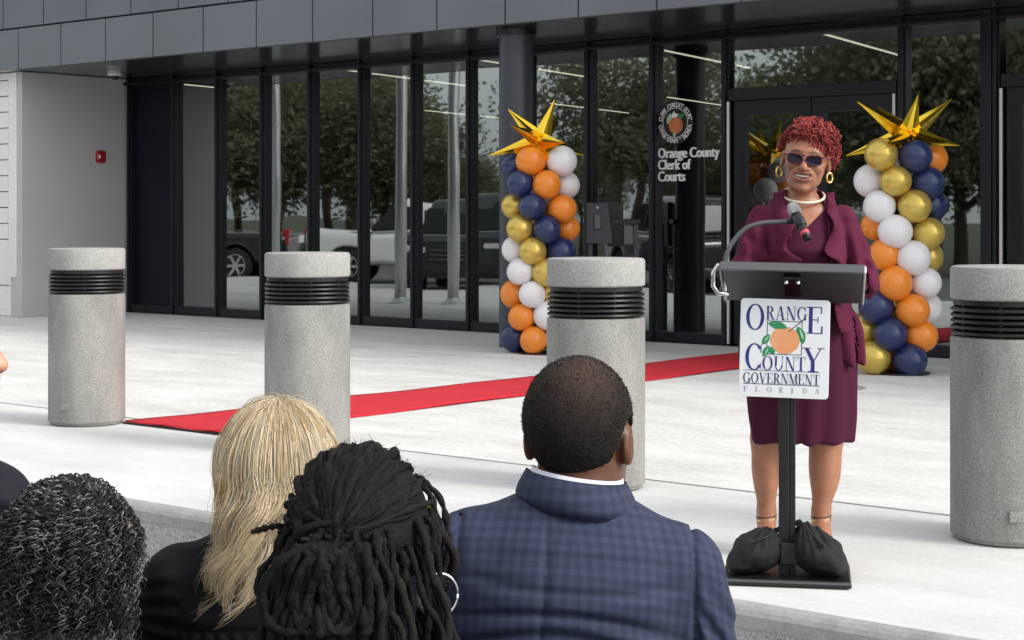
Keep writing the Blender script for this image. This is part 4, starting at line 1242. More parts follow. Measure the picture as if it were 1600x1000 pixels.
def handf(P, wrist, d, up, s=1.0, curl=.7, thumb=1):
    """palm + four unequal fingers + thumb; d: palm direction, up: back of the hand"""
    d = np.asarray(d, float); d /= np.linalg.norm(d); up = np.asarray(up, float); up -= d * (up @ d); up /= np.linalg.norm(up)
    sd_ = np.cross(d, up)
    w = np.asarray(wrist, float)
    out = cone(P, w, w + d * .03 * s, .026 * s, .028 * s)
    fr = np.stack([sd_, d, up], 1)
    out = smin(out, ell(P, w + d * .055 * s, (.040 * s, .048 * s, .017 * s), fr), .015)
    for k_, (off, ln) in enumerate(((-.028, .068), (-.009, .077), (.010, .072), (.028, .057))):
        p = w + d * .090 * s + sd_ * off * s; a = .25
        for seg, fr_ in enumerate((.45, .30, .25)):
            dirv = d * math.cos(a) - up * math.sin(a); q = p + dirv * ln * fr_ * s
            out = smin(out, cone(P, p, q, (.0092 - seg * .0008) * s, (.0086 - seg * .0008) * s), .003)
            p = q; a += curl
    p = w + d * .03 * s - sd_ * .032 * s * thumb
    q = p + (d * .5 - sd_ * .6 * thumb - up * .4) * .045 * s; r_ = q + (d * .85 - up * .5) * .032 * s
    out = smin(out, cone(P, p, q, .014 * s, .0105 * s), .008); out = smin(out, cone(P, q, r_, .0105 * s, .0085 * s), .003)
    return out

# ---- the speaker behind the lectern
spx, spy = place(1252, 6.62)
sp = thing('person', 'standing speaker with short red curls, sunglasses, plum dress and cardigan', 'person', (spx, spy, 0), VIEW)
HC = np.array([.010, -.05, 1.515]); HROT = rotz(R(-13)) @ roty(R(7)); HS = 1.03; HW = 1.09
hf, hloc = headf(HC, HROT, HS, smile=True, wide=HW, jaw=.72)
SHL, ELL_, WRL = (-.160, .0, 1.285), (-.236, -.07, 1.06), (-.246, -.232, 1.080)
SHR, ELR, WRR = (.160, .0, 1.285), (.238, -.02, 1.05), (.150, -.165, 1.055)
def leg(P, x0, x1, wide):
    d = cone(P, (x0, .0, .80), (x0, -.005, .46), .088, .058)
    d = smin(d, ell(P, (x0 * .98 + x1 * .02, .015, .35), (.050 * wide, .056, .13)), .04)
    d = smin(d, cone(P, (x0, -.005, .44), (x1, .01, .165), .050 * wide, .034), .03)
    d = smin(d, cone(P, (x1, .012, .17), (x1, .018, .10), .033, .030), .02)
    d = smin(d, cone(P, (x1, .01, .125), (x1, -.10, .050), .033, .030), .02)     # arched foot in a heeled sandal
    d = smin(d, ell(P, (x1, -.135, .034), (.040, .055, .020)), .02)
    for k_ in range(5):
        d = smin(d, ell(P, (x1 + (k_ - 2) * .0145, -.185 + abs(k_ - 1.5) * .006, .030), (.0085, .02, .010)), .004)
    return d
def body_f(P):
    d = near(hf, P, HC, .26)
    d = smin(d, cone(P, (HC[0] - .004, -.015, 1.46), (.0, .015, 1.33), .049, .058), .022)
    tor = loft(P, [(.80, 0, 0, .16, .11), (.95, 0, 0, .14, .10), (1.05, 0, -.005, .138, .11), (1.17, 0, -.02, .140, .13), (1.26, 0, -.012, .140, .11), (1.325, 0, .005, .132, .078), (1.375, 0, .01, .07, .055)])
    d = smin(d, tor, .03)
    for a, b, c in ((SHL, ELL_, WRL), (SHR, ELR, WRR)):
        d = smin(d, cone(P, a, b, .040, .036), .03); d = smin(d, cone(P, b, c, .034, .026), .02)
    d = smin(d, near(lambda Q: handf(Q, WRL, (-.66, -.72, .20), (-.30, .1, .95), .92, .45, -1), P, (-.29, -.30, 1.07), .17), .012)
    d = smin(d, near(lambda Q: handf(Q, WRR, (-.6, -.75, .15), (.1, .1, .95), .95, .4, 1), P, (.10, -.23, 1.06), .17), .012)
    d = smin(d, leg(P, -.135, -.132, 1.0), .02)
    d = np.minimum(d, leg(P, .095, .078, 1.18))
    return d
v, q = surface(body_f, (-.55, -.55, -.02), (.5, .35, 1.70), .0035)
mesh_obj('body', v, q, 'skin', sp, True, col=skin_col(SK_M, hloc, (.28, .085, .08))(v))
# dress
DR = [(.438, 0, .005, .197, .135), (.55, 0, .005, .204, .142), (.72, 0, .01, .212, .155), (.86, 0, .015, .212, .160), (.97, 0, .0, .176, .145), (1.06, 0, -.01, .158, .142), (1.17, 0, -.03, .158, .155), (1.25, 0, -.02, .155, .125), (1.33, 0, .005, .130, .088), (1.365, 0, .012, .085, .070)]
def dress_f(P):
    d = loft(P, DR)
    an = np.arctan2(P[:, 1], P[:, 0])
    low = np.clip((.85 - P[:, 2]) / .4, 0, 1)
    d = d + .006 * low * np.sin(an * 9 + noise3(P * np.float32(3)) * 3) + .003 * noise3(P * np.array([9, 9, 5], np.float32)) + .003 * np.sin(P[:, 2] * 60 + noise3(P * np.float32(5)) * 4) * np.exp(-((P[:, 2] - .98) / .10) ** 2)
    v_ = np.abs(P[:, 0]) * .85 + (1.258 - P[:, 2])
    scoop = np.maximum(v_, P[:, 1] - .03)
    d = smax(d, -scoop * .7, .006)
    return np.maximum(d, -(d + .03))
v, q = surface(dress_f, (-.3, -.3, .38), (.3, .3, 1.40), .005)
dress = mesh_obj('dress', v, q, 'plum_dress', sp, True)
# cardigan with loose sleeves
CR = [(.745, 0, .02, .232, .185), (.86, 0, .02, .225, .182), (.97, 0, .01, .192, .172), (1.06, 0, .0, .172, .162), (1.17, 0, -.02, .172, .172), (1.25, 0, -.01, .170, .142), (1.31, 0, .006, .158, .108), (1.352, 0, .014, .125, .088), (1.39, 0, .02, .086, .072), (1.405, 0, .02, .078, .068)]
def card_f(P):
    d = loft(P, CR)
    an = np.arctan2(P[:, 1], P[:, 0])
    low = np.clip((1.08 - P[:, 2]) / .3, 0, 1)
    d = d + .011 * low * np.sin(an * 15 + noise3(P * np.float32(4)) * 1.5)
    op = np.interp(P[:, 2], [.7, 1.0, 1.15, 1.25, 1.33, 1.40], [.13, .088, .078, .072, .070, .066])
    front = np.maximum(np.abs(P[:, 0] - .008) - op, P[:, 1] - .01)
    d = np.maximum(d, -(d + .013))
    d = smax(d, -front, .006)
    for a, b, c in ((SHL, ELL_, WRL), (SHR, ELR, WRR)):
        a = np.asarray(a) * np.array([.95, 1, 1]); c = np.asarray(c); b = np.asarray(b)
        e = cone(P, a, b, .058, .057); e = smin(e, cone(P, b, b + (c - b) * .93, .057, .040), .03)
        wr = noise3(P * np.array([16, 16, 34], np.float32)) * .006 + .0045 * np.sin(P[:, 2] * 95 + P[:, 0] * 70 + noise3(P * np.float32(9)) * 4) * np.exp(-(nrm(P - b.astype(np.float32)) / .11) ** 2)
        e = e + wr
        e = np.maximum(e, -(cone(P, b, c + (c - b) * .2, .042, .032)))
        d = smin(d, e, .012)
    fold = np.sin(P[:, 0] * 105 + P[:, 2] * 14 + noise3(P * np.float32(7)) * 2.2) * np.clip((1.33 - P[:, 2]) / .12, 0, 1) * (P[:, 1] < .02)
    return d + .0055 * fold + .002 * noise3(P * np.float32(22))
v, q = surface(card_f, (-.5, -.5, .72), (.5, .3, 1.45), .0045)
card = mesh_obj('cardigan', v, q, 'plum', sp, True)
# waterfall lapels: rippled ribbons along both edges of the opening
for sx in (-1, 1):
    vs, fs = [], []
    NK, NW = 70, 7
    for k_ in range(NK):
        u = k_ / (NK - 1); z = 1.392 - u * .52
        op = float(np.interp(z, [.7, 1.0, 1.15, 1.25, 1.33, 1.40], [.13, .088, .078, .072, .070, .066]))
        k2 = [r_ for r_ in CR]
        ryv = float(np.interp(z, [r_[0] for r_ in CR], [r_[4] for r_ in CR])); rxv = float(np.interp(z, [r_[0] for r_ in CR], [r_[3] for r_ in CR])); cyv = float(np.interp(z, [r_[0] for r_ in CR], [r_[2] for r_ in CR]))
        for w in range(NW):
            t_ = w / (NW - 1)
            amp = (.004 + .026 * min(1, u * 2.0)) * t_
            x = sx * (op + .050 - t_ * (.034 + .024 * min(1, u * 3) + .014 * min(1, u * 3) * math.sin(u * 17 + sx)) + amp * .5 * math.sin(u * 24 + sx * 1.2))
            yb = cyv - ryv * math.sqrt(max(.05, 1 - (x / rxv) ** 2))
            y = yb - .010 - .012 * math.sin(math.pi * t_) - amp * (1 + math.sin(u * 26 + t_ * 1.5 + sx * .7)) * .75
            vs.append((x + .008, y, z - t_ * .012 * math.sin(u * 20)))
    for k_ in range(NK - 1):
        for w in range(NW - 1):
            a = k_ * NW + w; fs.append((a, a + 1, a + NW + 1, a + NW))
    o = mesh_obj('lapel_ruffle', vs, fs, 'plum', card, True)
    m_ = o.modifiers.new('t', 'SOLIDIFY'); m_.thickness = .005; m_.offset = 0
    m_ = o.modifiers.new('s', 'SUBSURF'); m_.levels = 1; m_.render_levels = 1

def hp(p):   # head space -> person space
    return Vector((HC + HROT @ (np.array(p) * HS * np.array([HW, 1, 1]))).tolist())
# teeth, sunglasses, jewellery
vs, fs = [], []
for k_ in range(13):
    x = -.028 + .056 * k_ / 12; zc = 6.5 * x * x; y = -.0870 + 9 * x * x
    vs += [hp((x, y, -.0585 + zc * .8)), hp((x, y, -.0675 + zc * .9 + .0006 * abs(math.sin(k_ * 1.57))))]
for k_ in range(12): fs.append((2 * k_, 2 * k_ + 2, 2 * k_ + 3, 2 * k_ + 1))
o = mesh_obj('teeth', vs, fs, 'teeth', sp, True); m_ = o.modifiers.new('t', 'SOLIDIFY'); m_.thickness = .003
g = thing('sunglasses', 'dark sunglasses with burgundy frames worn by the speaker', 'sunglasses', (spx, spy, 0), VIEW)
for sx in (-1, 1):
    lens, rim = [], []
    for k_ in range(22):
        a = 2 * math.pi * k_ / 22
        ux = .0262 * math.copysign(abs(math.cos(a)) ** .6, math.cos(a)); uz = .0188 * math.copysign(abs(math.sin(a)) ** .65, math.sin(a))
        if uz > 0: uz *= .85
        x = sx * (.0310 + ux); z = -.0015 + uz + .13 * (abs(x) - .03) * (1 if uz > 0 else .2)
        y = -.104 + (abs(x) - .005) ** 2 * 4.2
        lens.append(hp((x, y, z))); rim.append(hp((x, y - .001, z)))
    o = mesh_obj('lens', lens, [tuple(range(22))], 'lens_dark', g); m_ = o.modifiers.new('t', 'SOLIDIFY'); m_.thickness = .002
    MB().tube(rim + [rim[0], rim[1]], .0022, 6).build('rim', 'specs', g, True)
    MB().tube([hp((sx * .0545, -.094, .010)), hp((sx * .073, -.075, .012)), hp((sx * .080, -.02, .012)), hp((sx * .083, .02, .008))], .0026, 6).build('temple', 'specs', g, True)
MB().tube([hp((-.0085, -.1045, .010)), hp((0, -.1075, .0125)), hp((.0085, -.1045, .010))], .0028, 6).build('bridge', 'specs', g, True)
for sx in (-1, 1):
    c = hp((sx * .083, .004, -.056)); pts = [c + Vector((sx * .002 + .013 * math.cos(a) * .9, .006 * math.cos(a), .0185 * math.sin(a))) for a in np.linspace(0, 2 * math.pi, 22)]
    o = MB().tube(pts, .0042, 8).build('hoop_earring', 'gold', sp, True)
nk = []
for k_ in range(84):
    a = math.pi + math.pi * k_ / 57 if False else 2 * math.pi * k_ / 84
    nk.append(Vector((.006 + .080 * math.cos(a), -.008 + .078 * math.sin(a), 1.381 + .030 * math.sin(a))))
neck = MB()
for c in nk: neck.lathe([(.001, -.0058), (.004, -.004), (.0058, 0), (.004, .004), (.001, .0058)], 8, c)
neck.build('pearl_necklace', 'pearl', sp, True)
# sandals and anklets
for x1, nm in ((-.132, 0), (.078, 1)):
    def sole(P, x1=x1):
        d = cone(P, (x1, .03, .072), (x1, -.10, .014), .030, .030)
        d = smin(d, ell(P, (x1, -.14, .010), (.043, .07, .014)), .02)
        d = np.maximum(d, -cone(P, (x1, .03, .110), (x1, -.10, .048), .034, .034))
        return np.maximum(np.minimum(d, cone(P, (x1, .035, .07), (x1, .035, .008), .014, .007)), -P[:, 2])
    blob('sandal', sole, (x1 - .08, -.24, -.01), (x1 + .08, .09, .13), .004, 'shoe', sp)
    for zz, mt in ((.150, 'shoe'), (.138, 'gold')):
        MB().tube([(x1 + .037 * math.cos(a), .012 + .037 * math.sin(a), zz + .004 * math.cos(a)) for a in np.linspace(0, 2 * math.pi, 20)], .0035, 6).build('ankle_strap', mt, sp, True)
    MB().tube([(x1 + .03, .03, .148), (x1 + .034, .035, .11), (x1 + .030, .035, .07)], .004, 6).build('heel_strap', 'shoe', sp, True)

# red curls: coiled locks over a close cap
def cap_f(P):
    q_ = hloc(P)
    d = ell(q_, (.002, .020, .046), (.083, .098, .088))
    cut = np.maximum(.052 + q_[:, 1] * -.42 - q_[:, 2] - .10 * np.clip(q_[:, 1], 0, 1), -(q_[:, 1] + .070) + .0)
    line = .060 - .22 * q_[:, 0] - .62 * (q_[:, 1] + .035) - q_[:, 2]
    return np.maximum(d, line)
v, q = surface(cap_f, HC - .16, HC + .17, .004)
hcol = lambda v: np.clip(np.array([.15, .026, .032])[None] * (1 + .35 * noise3(v.astype(np.float32) * np.float32(90))[:, None]), 0, 1)
hair = mesh_obj('hair', v, q, 'hair_matte', sp, True, col=hcol(v))
def coil(n, root_f, K, length, rc_, turns, rr, colf, outw, grav, seed):
    rg = np.random.default_rng(seed)
    roots, norms = root_f(n, rg)
    t_ = np.linspace(0, 1, K)[None, :, None]
    Ls = length * (.6 + .7 * rg.random((n, 1, 1)))
    dirv = norms + rg.normal(size=norms.shape) * .25
    dirv /= np.linalg.norm(dirv, axis=1, keepdims=True)
    mid = roots[:, None, :] + dirv[:, None, :] * Ls * (t_ * outw) + np.array([0, 0, -1])[None, None] * Ls * grav * t_ ** 1.8
    ax_ = np.gradient(mid, axis=1); ax_ /= np.linalg.norm(ax_, axis=2, keepdims=True) + 1e-9
    ref = rg.normal(size=(n, 1, 3)); x = np.cross(ax_, ref); x /= np.linalg.norm(x, axis=2, keepdims=True) + 1e-9; y = np.cross(ax_, x)
    ph = rg.random((n, 1, 1)) * 6.28; tn = turns * (.7 + .6 * rg.random((n, 1, 1)))
    a = ph + tn * 6.28 * t_
    R_ = rc_ * (.6 + .8 * rg.random((n, 1, 1))) * np.minimum(1, t_ * 4)
    p = mid + R_ * (x * np.cos(a) + y * np.sin(a))
    rad = np.repeat((rr * (.7 + .6 * rg.random((n, 1)))), K, 1) * np.linspace(1, .55, K)[None]
    return p, rad, colf(n, rg)
def red_roots(n, rg):
    u = rg.normal(size=(n * 6, 3)); u /= np.linalg.norm(u, axis=1, keepdims=True)
    p = np.array([.002, .020, .046]) + u * np.array([.081, .096, .086])
    ok = (p[:, 2] > .062 - .26 * p[:, 0] - .62 * (p[:, 1] + .035)) & (p[:, 2] > -.045)
    p, u = p[ok][:n], u[ok][:n]
    P_ = HC + (p * HS * np.array([HW, 1, 1])) @ HROT.T; N_ = u @ HROT.T
    return P_, N_
p, rad, c = coil(950, red_roots, 18, .056, .0058, 1.7, .0030, lambda n, rg: np.clip(np.array([.27, .052, .048])[None] * (.35 + 1.3 * rg.random((n, 1))), 0, 1), .50, .32, 5)
def fringe_roots(n, rg):
    x = rg.uniform(-.055, .070, n); p = np.stack([x, -.062 + 9 * (x - .005) ** 2, .083 - .18 * x - 6 * x ** 2 + rg.normal(size=n) * .006], 1)
    u = np.stack([x * 4, np.full(n, -.75), np.full(n, .55)], 1) + rg.normal(size=(n, 3)) * .25
    u /= np.linalg.norm(u, axis=1, keepdims=True)
    return HC + (p * HS * np.array([HW, 1, 1])) @ HROT.T, u @ HROT.T
p2, r2, c2 = coil(150, fringe_roots, 18, .046, .0055, 1.5, .0030, lambda n, rg: np.clip(np.array([.31, .062, .055])[None] * (.4 + 1.2 * rg.random((n, 1))), 0, 1), .40, .75, 15)
def crown_roots(n, rg):
    u = rg.normal(size=(n * 8, 3)); u /= np.linalg.norm(u, axis=1, keepdims=True)
    ok = (u[:, 2] > .45) & (u[:, 0] > -.55)
    u = u[ok][:n]; p = np.array([.002, .020, .046]) + u * np.array([.083, .098, .092])
    return HC + (p * HS * np.array([HW, 1, 1])) @ HROT.T, u @ HROT.T
p3, r3, c3 = coil(260, crown_roots, 18, .070, .0070, 1.6, .0032, lambda n, rg: np.clip(np.array([.31, .062, .055])[None] * (.4 + 1.2 * rg.random((n, 1))), 0, 1), .55, .22, 16)
p = np.concatenate([p, p2, p3]); rad = np.concatenate([rad, r2, r3]); c = np.concatenate([c, c2, c3])
v, f, c = strands(p, rad, 4, c)
mesh_obj('hair_curls', v, f, 'hair_matte', hair, True, col=c)

# ---- seated listeners, seen from behind; local +y is where they face
SEAT = .285
def chair(x, y, rz, lab):
    t = thing('folding_chair', lab, 'chair', (x, y, 0), rz, 'chairs of the audience')
    MB().box((0, .02, SEAT - .02), (.42, .40, .03)).build('seat', 'blackpl', t, bevel=.01)
    MB().box((0, -.225, .52), (.42, .02, .16)).build('backrest', 'blackpl', t, bevel=.008)
    for sx in (-1, 1):
        MB().tube([(sx * .20, -.24, .60), (sx * .205, -.19, .28), (sx * .21, .21, -.17)], .011, 8).build('leg', 'grey_rubber', t, True)
        MB().tube([(sx * .19, .16, .26), (sx * .19, -.22, -.17)], .011, 8).build('leg', 'grey_rubber', t, True)
    return t
def lower_body(t, w=1.0, mt='trouser'):
    def f(P):
        d = ell(P, (0, 0, .37), (.17 * w, .14, .11))
        for sx in (-1, 1):
            d = smin(d, cone(P, (sx * .09, .02, .365), (sx * .11, .42, .355), .083 * w, .062), .04)
            d = smin(d, cone(P, (sx * .11, .42, .345), (sx * .11, .44, -.08), .060, .045), .02)
        return np.maximum(d, SEAT - .004 - P[:, 2] + np.where(P[:, 1] > .22, 9, 0) * -1)
    blob('trousers', f, (-.3, -.2, -.14), (.3, .55, .50), .010, mt, t)
    for sx in (-1, 1):
        blob('shoe', lambda P, sx=sx: np.maximum(ell(P, (sx * .11, .50, -.125), (.045, .13, .055)), -.167 - P[:, 2]), (sx * .11 - .07, .34, -.18), (sx * .11 + .07, .66, -.05), .008, 'shoe', t)
def torso_rows(sh, wd, dp):
    """shoulder height, half width, half depth"""
    return [(.33, 0, 0, wd * .84, dp * 1.08), (.45, 0, 0, wd * .80, dp * 1.05), (sh - .24, 0, 0, wd * .86, dp), (sh - .12, 0, -.005, wd * .90, dp), (sh - .045, 0, 0, wd * .88, dp * .84), (sh - .005, 0, .005, wd * .70, dp * .66), (sh + .030, 0, .012, wd * .42, dp * .56)]
def seat_arms(P, sh, wd, r0):
    d = None
    for sx in (-1, 1):
        a = (sx * (wd - r0 * .55), .0, sh - .080); b = (sx * (wd + .055), .07, sh - .33); c = (sx * .13, .30, sh - .42)
        e = cone(P, a, b, r0, r0 * .82); e = smin(e, cone(P, b, c, r0 * .82, .042), .03)
        d = e if d is None else np.minimum(d, e)
    return d
def listener(px, z, label, sh, wd, dp, hc, yaw, hs, skin, mt, r0=.07, roll=0., hair_len=0, top='jacket', chairlab='', pitch=0., extra=None, cloth=None, rot_extra=0., part='jacket'):
    x, y = place(px, z)
    t = thing('person', label, 'person', (x, y, 0), VIEW + rot_extra)
    chair(x, y, VIEW + rot_extra, chairlab)
    hrot = rotz(R(180) + yaw) @ rotx(pitch)
    hc = np.array(hc, float)
    hf_, hl_ = headf(hc, hrot, hs)
    rr = roty(roll)
    piv = np.array([0, 0, sh - .1], np.float32)
    def skin_f(P):
        d = near(hf_, P, hc, .27)
        d = smin(d, cone(P, (hc[0], hc[1] - .012, hc[2] - .05), (0, .0, sh - .03), .058 * hs, .066 * hs), .02)
        d = smin(d, loft(P, torso_rows(sh - .02, wd * .8, dp * .8)), .03)
        for sx in (-1, 1):
            d = smin(d, cone(P, (sx * .13, .29, sh - .42), (sx * .115, .33, sh - .425), .03, .028), .02)
            d = smin(d, near(lambda Q, sx=sx: handf(Q, (sx * .115, .33, sh - .425), (-.35 * sx, .9, -.1), (0, .1, 1), 1., .35, sx), P, (sx * .10, .38, sh - .43), .16), .012)
        return d
    def cloth_f(P):
        P = (P - piv) @ rr + piv
        d = loft(P, torso_rows(sh, wd, dp), 2.3)
        d = smin(d, seat_arms(P, sh, wd, r0), .035)
        if extra is not None: d = d + extra(P)
        return d
    v, q = surface(skin_f, (-.45, -.3, .30), (.45, .5, hc[2] + .2), .0055)
    mesh_obj('body', v, q, 'skin', t, True, col=skin_col(skin)(v))
    v, q = surface(cloth_f, (-.48, -.3, .30), (.48, .48, sh + .12), .0050)
    cl_ = None
    if cloth: cl_ = cloth(v)
    jk = mesh_obj(part, v, q, mt, t, True, cloth=cl_)
    lower_body(t)
    return t, jk, hl_, hrot, hc
def collar(parent, name, material, cx, cy, rows, tilt=0., th=.004, cloth=False, n=56):
    """rows: (z, rx, ry) from bottom edge to top edge, tilted about y"""
    vs, fs = [], []
    for (z, rx, ry) in rows:
        for k_ in range(n):
            a = 2 * math.pi * k_ / n
            x = rx * math.cos(a); yv = ry * math.sin(a)
            fr_ = max(0, math.sin(a)) ** 2
            vs.append((cx + x, cy + yv, z - math.tan(tilt) * x - fr_ * .05))
    m_ = len(rows)
    for j in range(m_ - 1):
        for k_ in range(n):
            k2 = (k_ + 1) % n; fs.append((j * n + k_, j * n + k2, (j + 1) * n + k2, (j + 1) * n + k_))
    va = np.array(vs, np.float32)
    o = mesh_obj(name, va, np.array(fs, np.int32), material, parent, True, cloth=(np.stack([np.arctan2(va[:, 1] - cy, va[:, 0] - cx) * .085, va[:, 2], va[:, 1]], 1) if cloth else None))
    s_ = o.modifiers.new('t', 'SOLIDIFY'); s_.thickness = th; s_.offset = 0
    return o

# man in the checked jacket
RL = R(4.0)
def man_extra(P):
    x, y, z = P[:, 0], P[:, 1], P[:, 2]
    d = noise3(P * np.array([7, 7, 11], np.float32)) * .004
    back = y < .02
    d = d + .0052 * np.exp(-((x + .048) / .0045) ** 2) * back * (z < .80)                 # centre seam
    ax_ = np.abs(x); arm = .178 + .06 * np.clip((.78 - z) / .3, 0, 1) ** 2
    d = d + .0075 * np.exp(-((ax_ - arm - .012) / .006) ** 2) * (z < .80) * (z > .50)     # armhole seams
    for (z0, k_, w, am) in ((.665, .9, .010, .006), (.632, 1.5, .012, .008), (.60, .6, .010, .006), (.70, -.5, .012, .004)):
        d = d + 1.6 * am * np.exp(-((z - z0 + k_ * (x + .02) ** 2) / w) ** 2) * back * np.exp(-((x) / .17) ** 4)
    sl = (ax_ > arm + .02)
    d = d + .0055 * np.sin(z * 120 + ax_ * 160 + noise3(P * np.float32(10)) * 3) * sl * np.clip((.74 - z) / .12, 0, 1)
    return d
def man_cloth(v):
    x, y, z = v[:, 0], v[:, 1], v[:, 2]
    u = x + .25 * np.clip(y, -1, 1) * np.sign(x); w = z + .35 * (y + .1) + x * .07
    u = u + np.where(x > -.048, .006, 0) + .004 * np.sin(z * 13)
    arm = .178 + .06 * np.clip((.78 - z) / .3, 0, 1) ** 2
    sl = np.abs(x) > arm + .012
    w = w + np.where(sl, .011 + .22 * (np.abs(x) - .2), 0); u = u + np.where(sl, .18 * (z - .7) * np.sign(x), 0)
    return np.stack([u, w, y], 1)
t, jk, hl_, hrot, hc = listener(895, 2.85, 'seated man with cropped dark hair and navy checked jacket', .812, .214, .122, (.014, .03, .930), R(-20), 1.09, SK_D, 'plaid', .072, RL, chairlab='black folding chair under the man in the checked jacket', extra=man_extra, cloth=man_cloth)
collar(jk, 'shirt_collar', 'shirt', .008, .012, [(.850, .0775, .0765), (.864, .0755, .0745), (.877, .074, .073)], R(8.5))
collar(jk, 'jacket_collar', 'plaid', .006, .008, [(.815, .094, .090), (.832, .099, .096), (.848, .094, .091), (.863, .086, .083), (.872, .081, .079)], R(8.0), .004, True)
def scalp_cap(hl, hc, hs, lowz, extra=.006, slope=.35, front=.05):
    def f(P):
        q_ = hl(P)
        d = ell(q_, (0, .016, .034), (.076 + extra, .095 + extra, .087 + extra))
        line = lowz + slope * (-q_[:, 1] + .06) * (q_[:, 1] < .06) - q_[:, 2]
        ear = .034 - np.sqrt(((q_[:, 1] - .008)) ** 2 + ((q_[:, 2] + .006) * .8) ** 2)
        ear = np.where(np.abs(q_[:, 0]) > .05, ear, -1)
        fr_ = front - .07 - .085 - q_[:, 1]
        return np.maximum(np.maximum(d, smax(line, ear, .01)), -q_[:, 1] - .085 + np.where(q_[:, 2] < .055, .03, 0))
    return f
cf = scalp_cap(hl_, hc, 1.09, -.052)
v, q = surface(lambda P: cf(P) * 1.09, hc - .17, hc + .18, .003)
vn = noise3(v * np.float32(130)) * .5 + noise3(v * np.float32(40)) * .5
qh = hl_(v)
thin = np.exp(-(((qh[:, 0] + .018) / .045) ** 2 + ((qh[:, 1] - .055) / .05) ** 2 + ((qh[:, 2] - .095) / .05) ** 2))
mh_ = mesh_obj('hair', v, q, 'hair_matte', t, True, col=np.clip(np.array([.016, .0135, .0125])[None] * (1 + .5 * vn[:, None]) + thin[:, None] * np.array([.055, .030, .022])[None], 0, 1))
def short_hair(hl, hc, hrot, hs, cap, n, L, rr, colr, parent, seed, gray=.25):
    rg = np.random.default_rng(seed)
    u = rg.normal(size=(n * 3, 3)); u /= np.linalg.norm(u, axis=1, keepdims=True)
    p = np.array([0, .016, .034]) + u * np.array([.081, .100, .092])
    P_ = hc + (p * hs) @ hrot.T
    dd = cap(P_.astype(np.float32) - (u @ hrot.T).astype(np.float32) * .003)
    ok = dd < .002
    P_, N_ = P_[ok][:n], (u @ hrot.T)[ok][:n]
    dv = N_ + rg.normal(size=N_.shape) * .8; dv /= np.linalg.norm(dv, axis=1, keepdims=True)
    t_ = np.linspace(0, 1, 3)[None, :, None]
    path = P_[:, None, :] + dv[:, None, :] * t_ * L * (.5 + rg.random((len(P_), 1, 1)))
    rad = np.full((len(P_), 3), rr) * np.array([1, .9, .5])[None]
    g_ = (rg.random((len(P_), 1)) < gray)
    c = np.where(g_, np.array([.10, .095, .09])[None], np.array(colr)[None]) * (.6 + .8 * rg.random((len(P_), 1)))
    v, f, c = strands(path, rad, 3, c)
    mesh_obj('hair_stubble', v, f, 'hair_matte', parent, True, col=c)
short_hair(hl_, hc, hrot, 1.09, cf, 11000, .0030, .0005, (.010, .009, .0085), mh_, 3, .10)

# blond person in the black dress
def gather(P):
    x, y, z = P[:, 0], P[:, 1], P[:, 2]
    d = noise3(P * np.float32(9)) * .004
    ax_ = np.abs(x)
    d = d + .0035 * np.sin(z * 210 + noise3(P * np.float32(12)) * 3) * (ax_ > .155) * np.clip((.73 - z) / .1, .2, 1)
    d = d + .004 * np.exp(-((z - .605 + .3 * x * x) / .006) ** 2) * (y < 0) * (ax_ < .16)
    d = d + .003 * np.sin(x * 260 + noise3(P * np.float32(15))) * (z < .60) * (y < 0) * (ax_ < .16)
    d = d - .012 * np.exp(-((ax_ - .185) / .03) ** 2) * np.exp(-((z - .70) / .035) ** 2)
    return d
t, jk, hl_, hrot, hc = listener(432, 3.0, 'seated person with long wavy blond hair and black gathered dress', .735, .205, .108, (0, .02, .857), R(-14), .92, SK_L, 'blackcloth', .066, chairlab='black folding chair under the person with blond hair', extra=gather, part='dress')
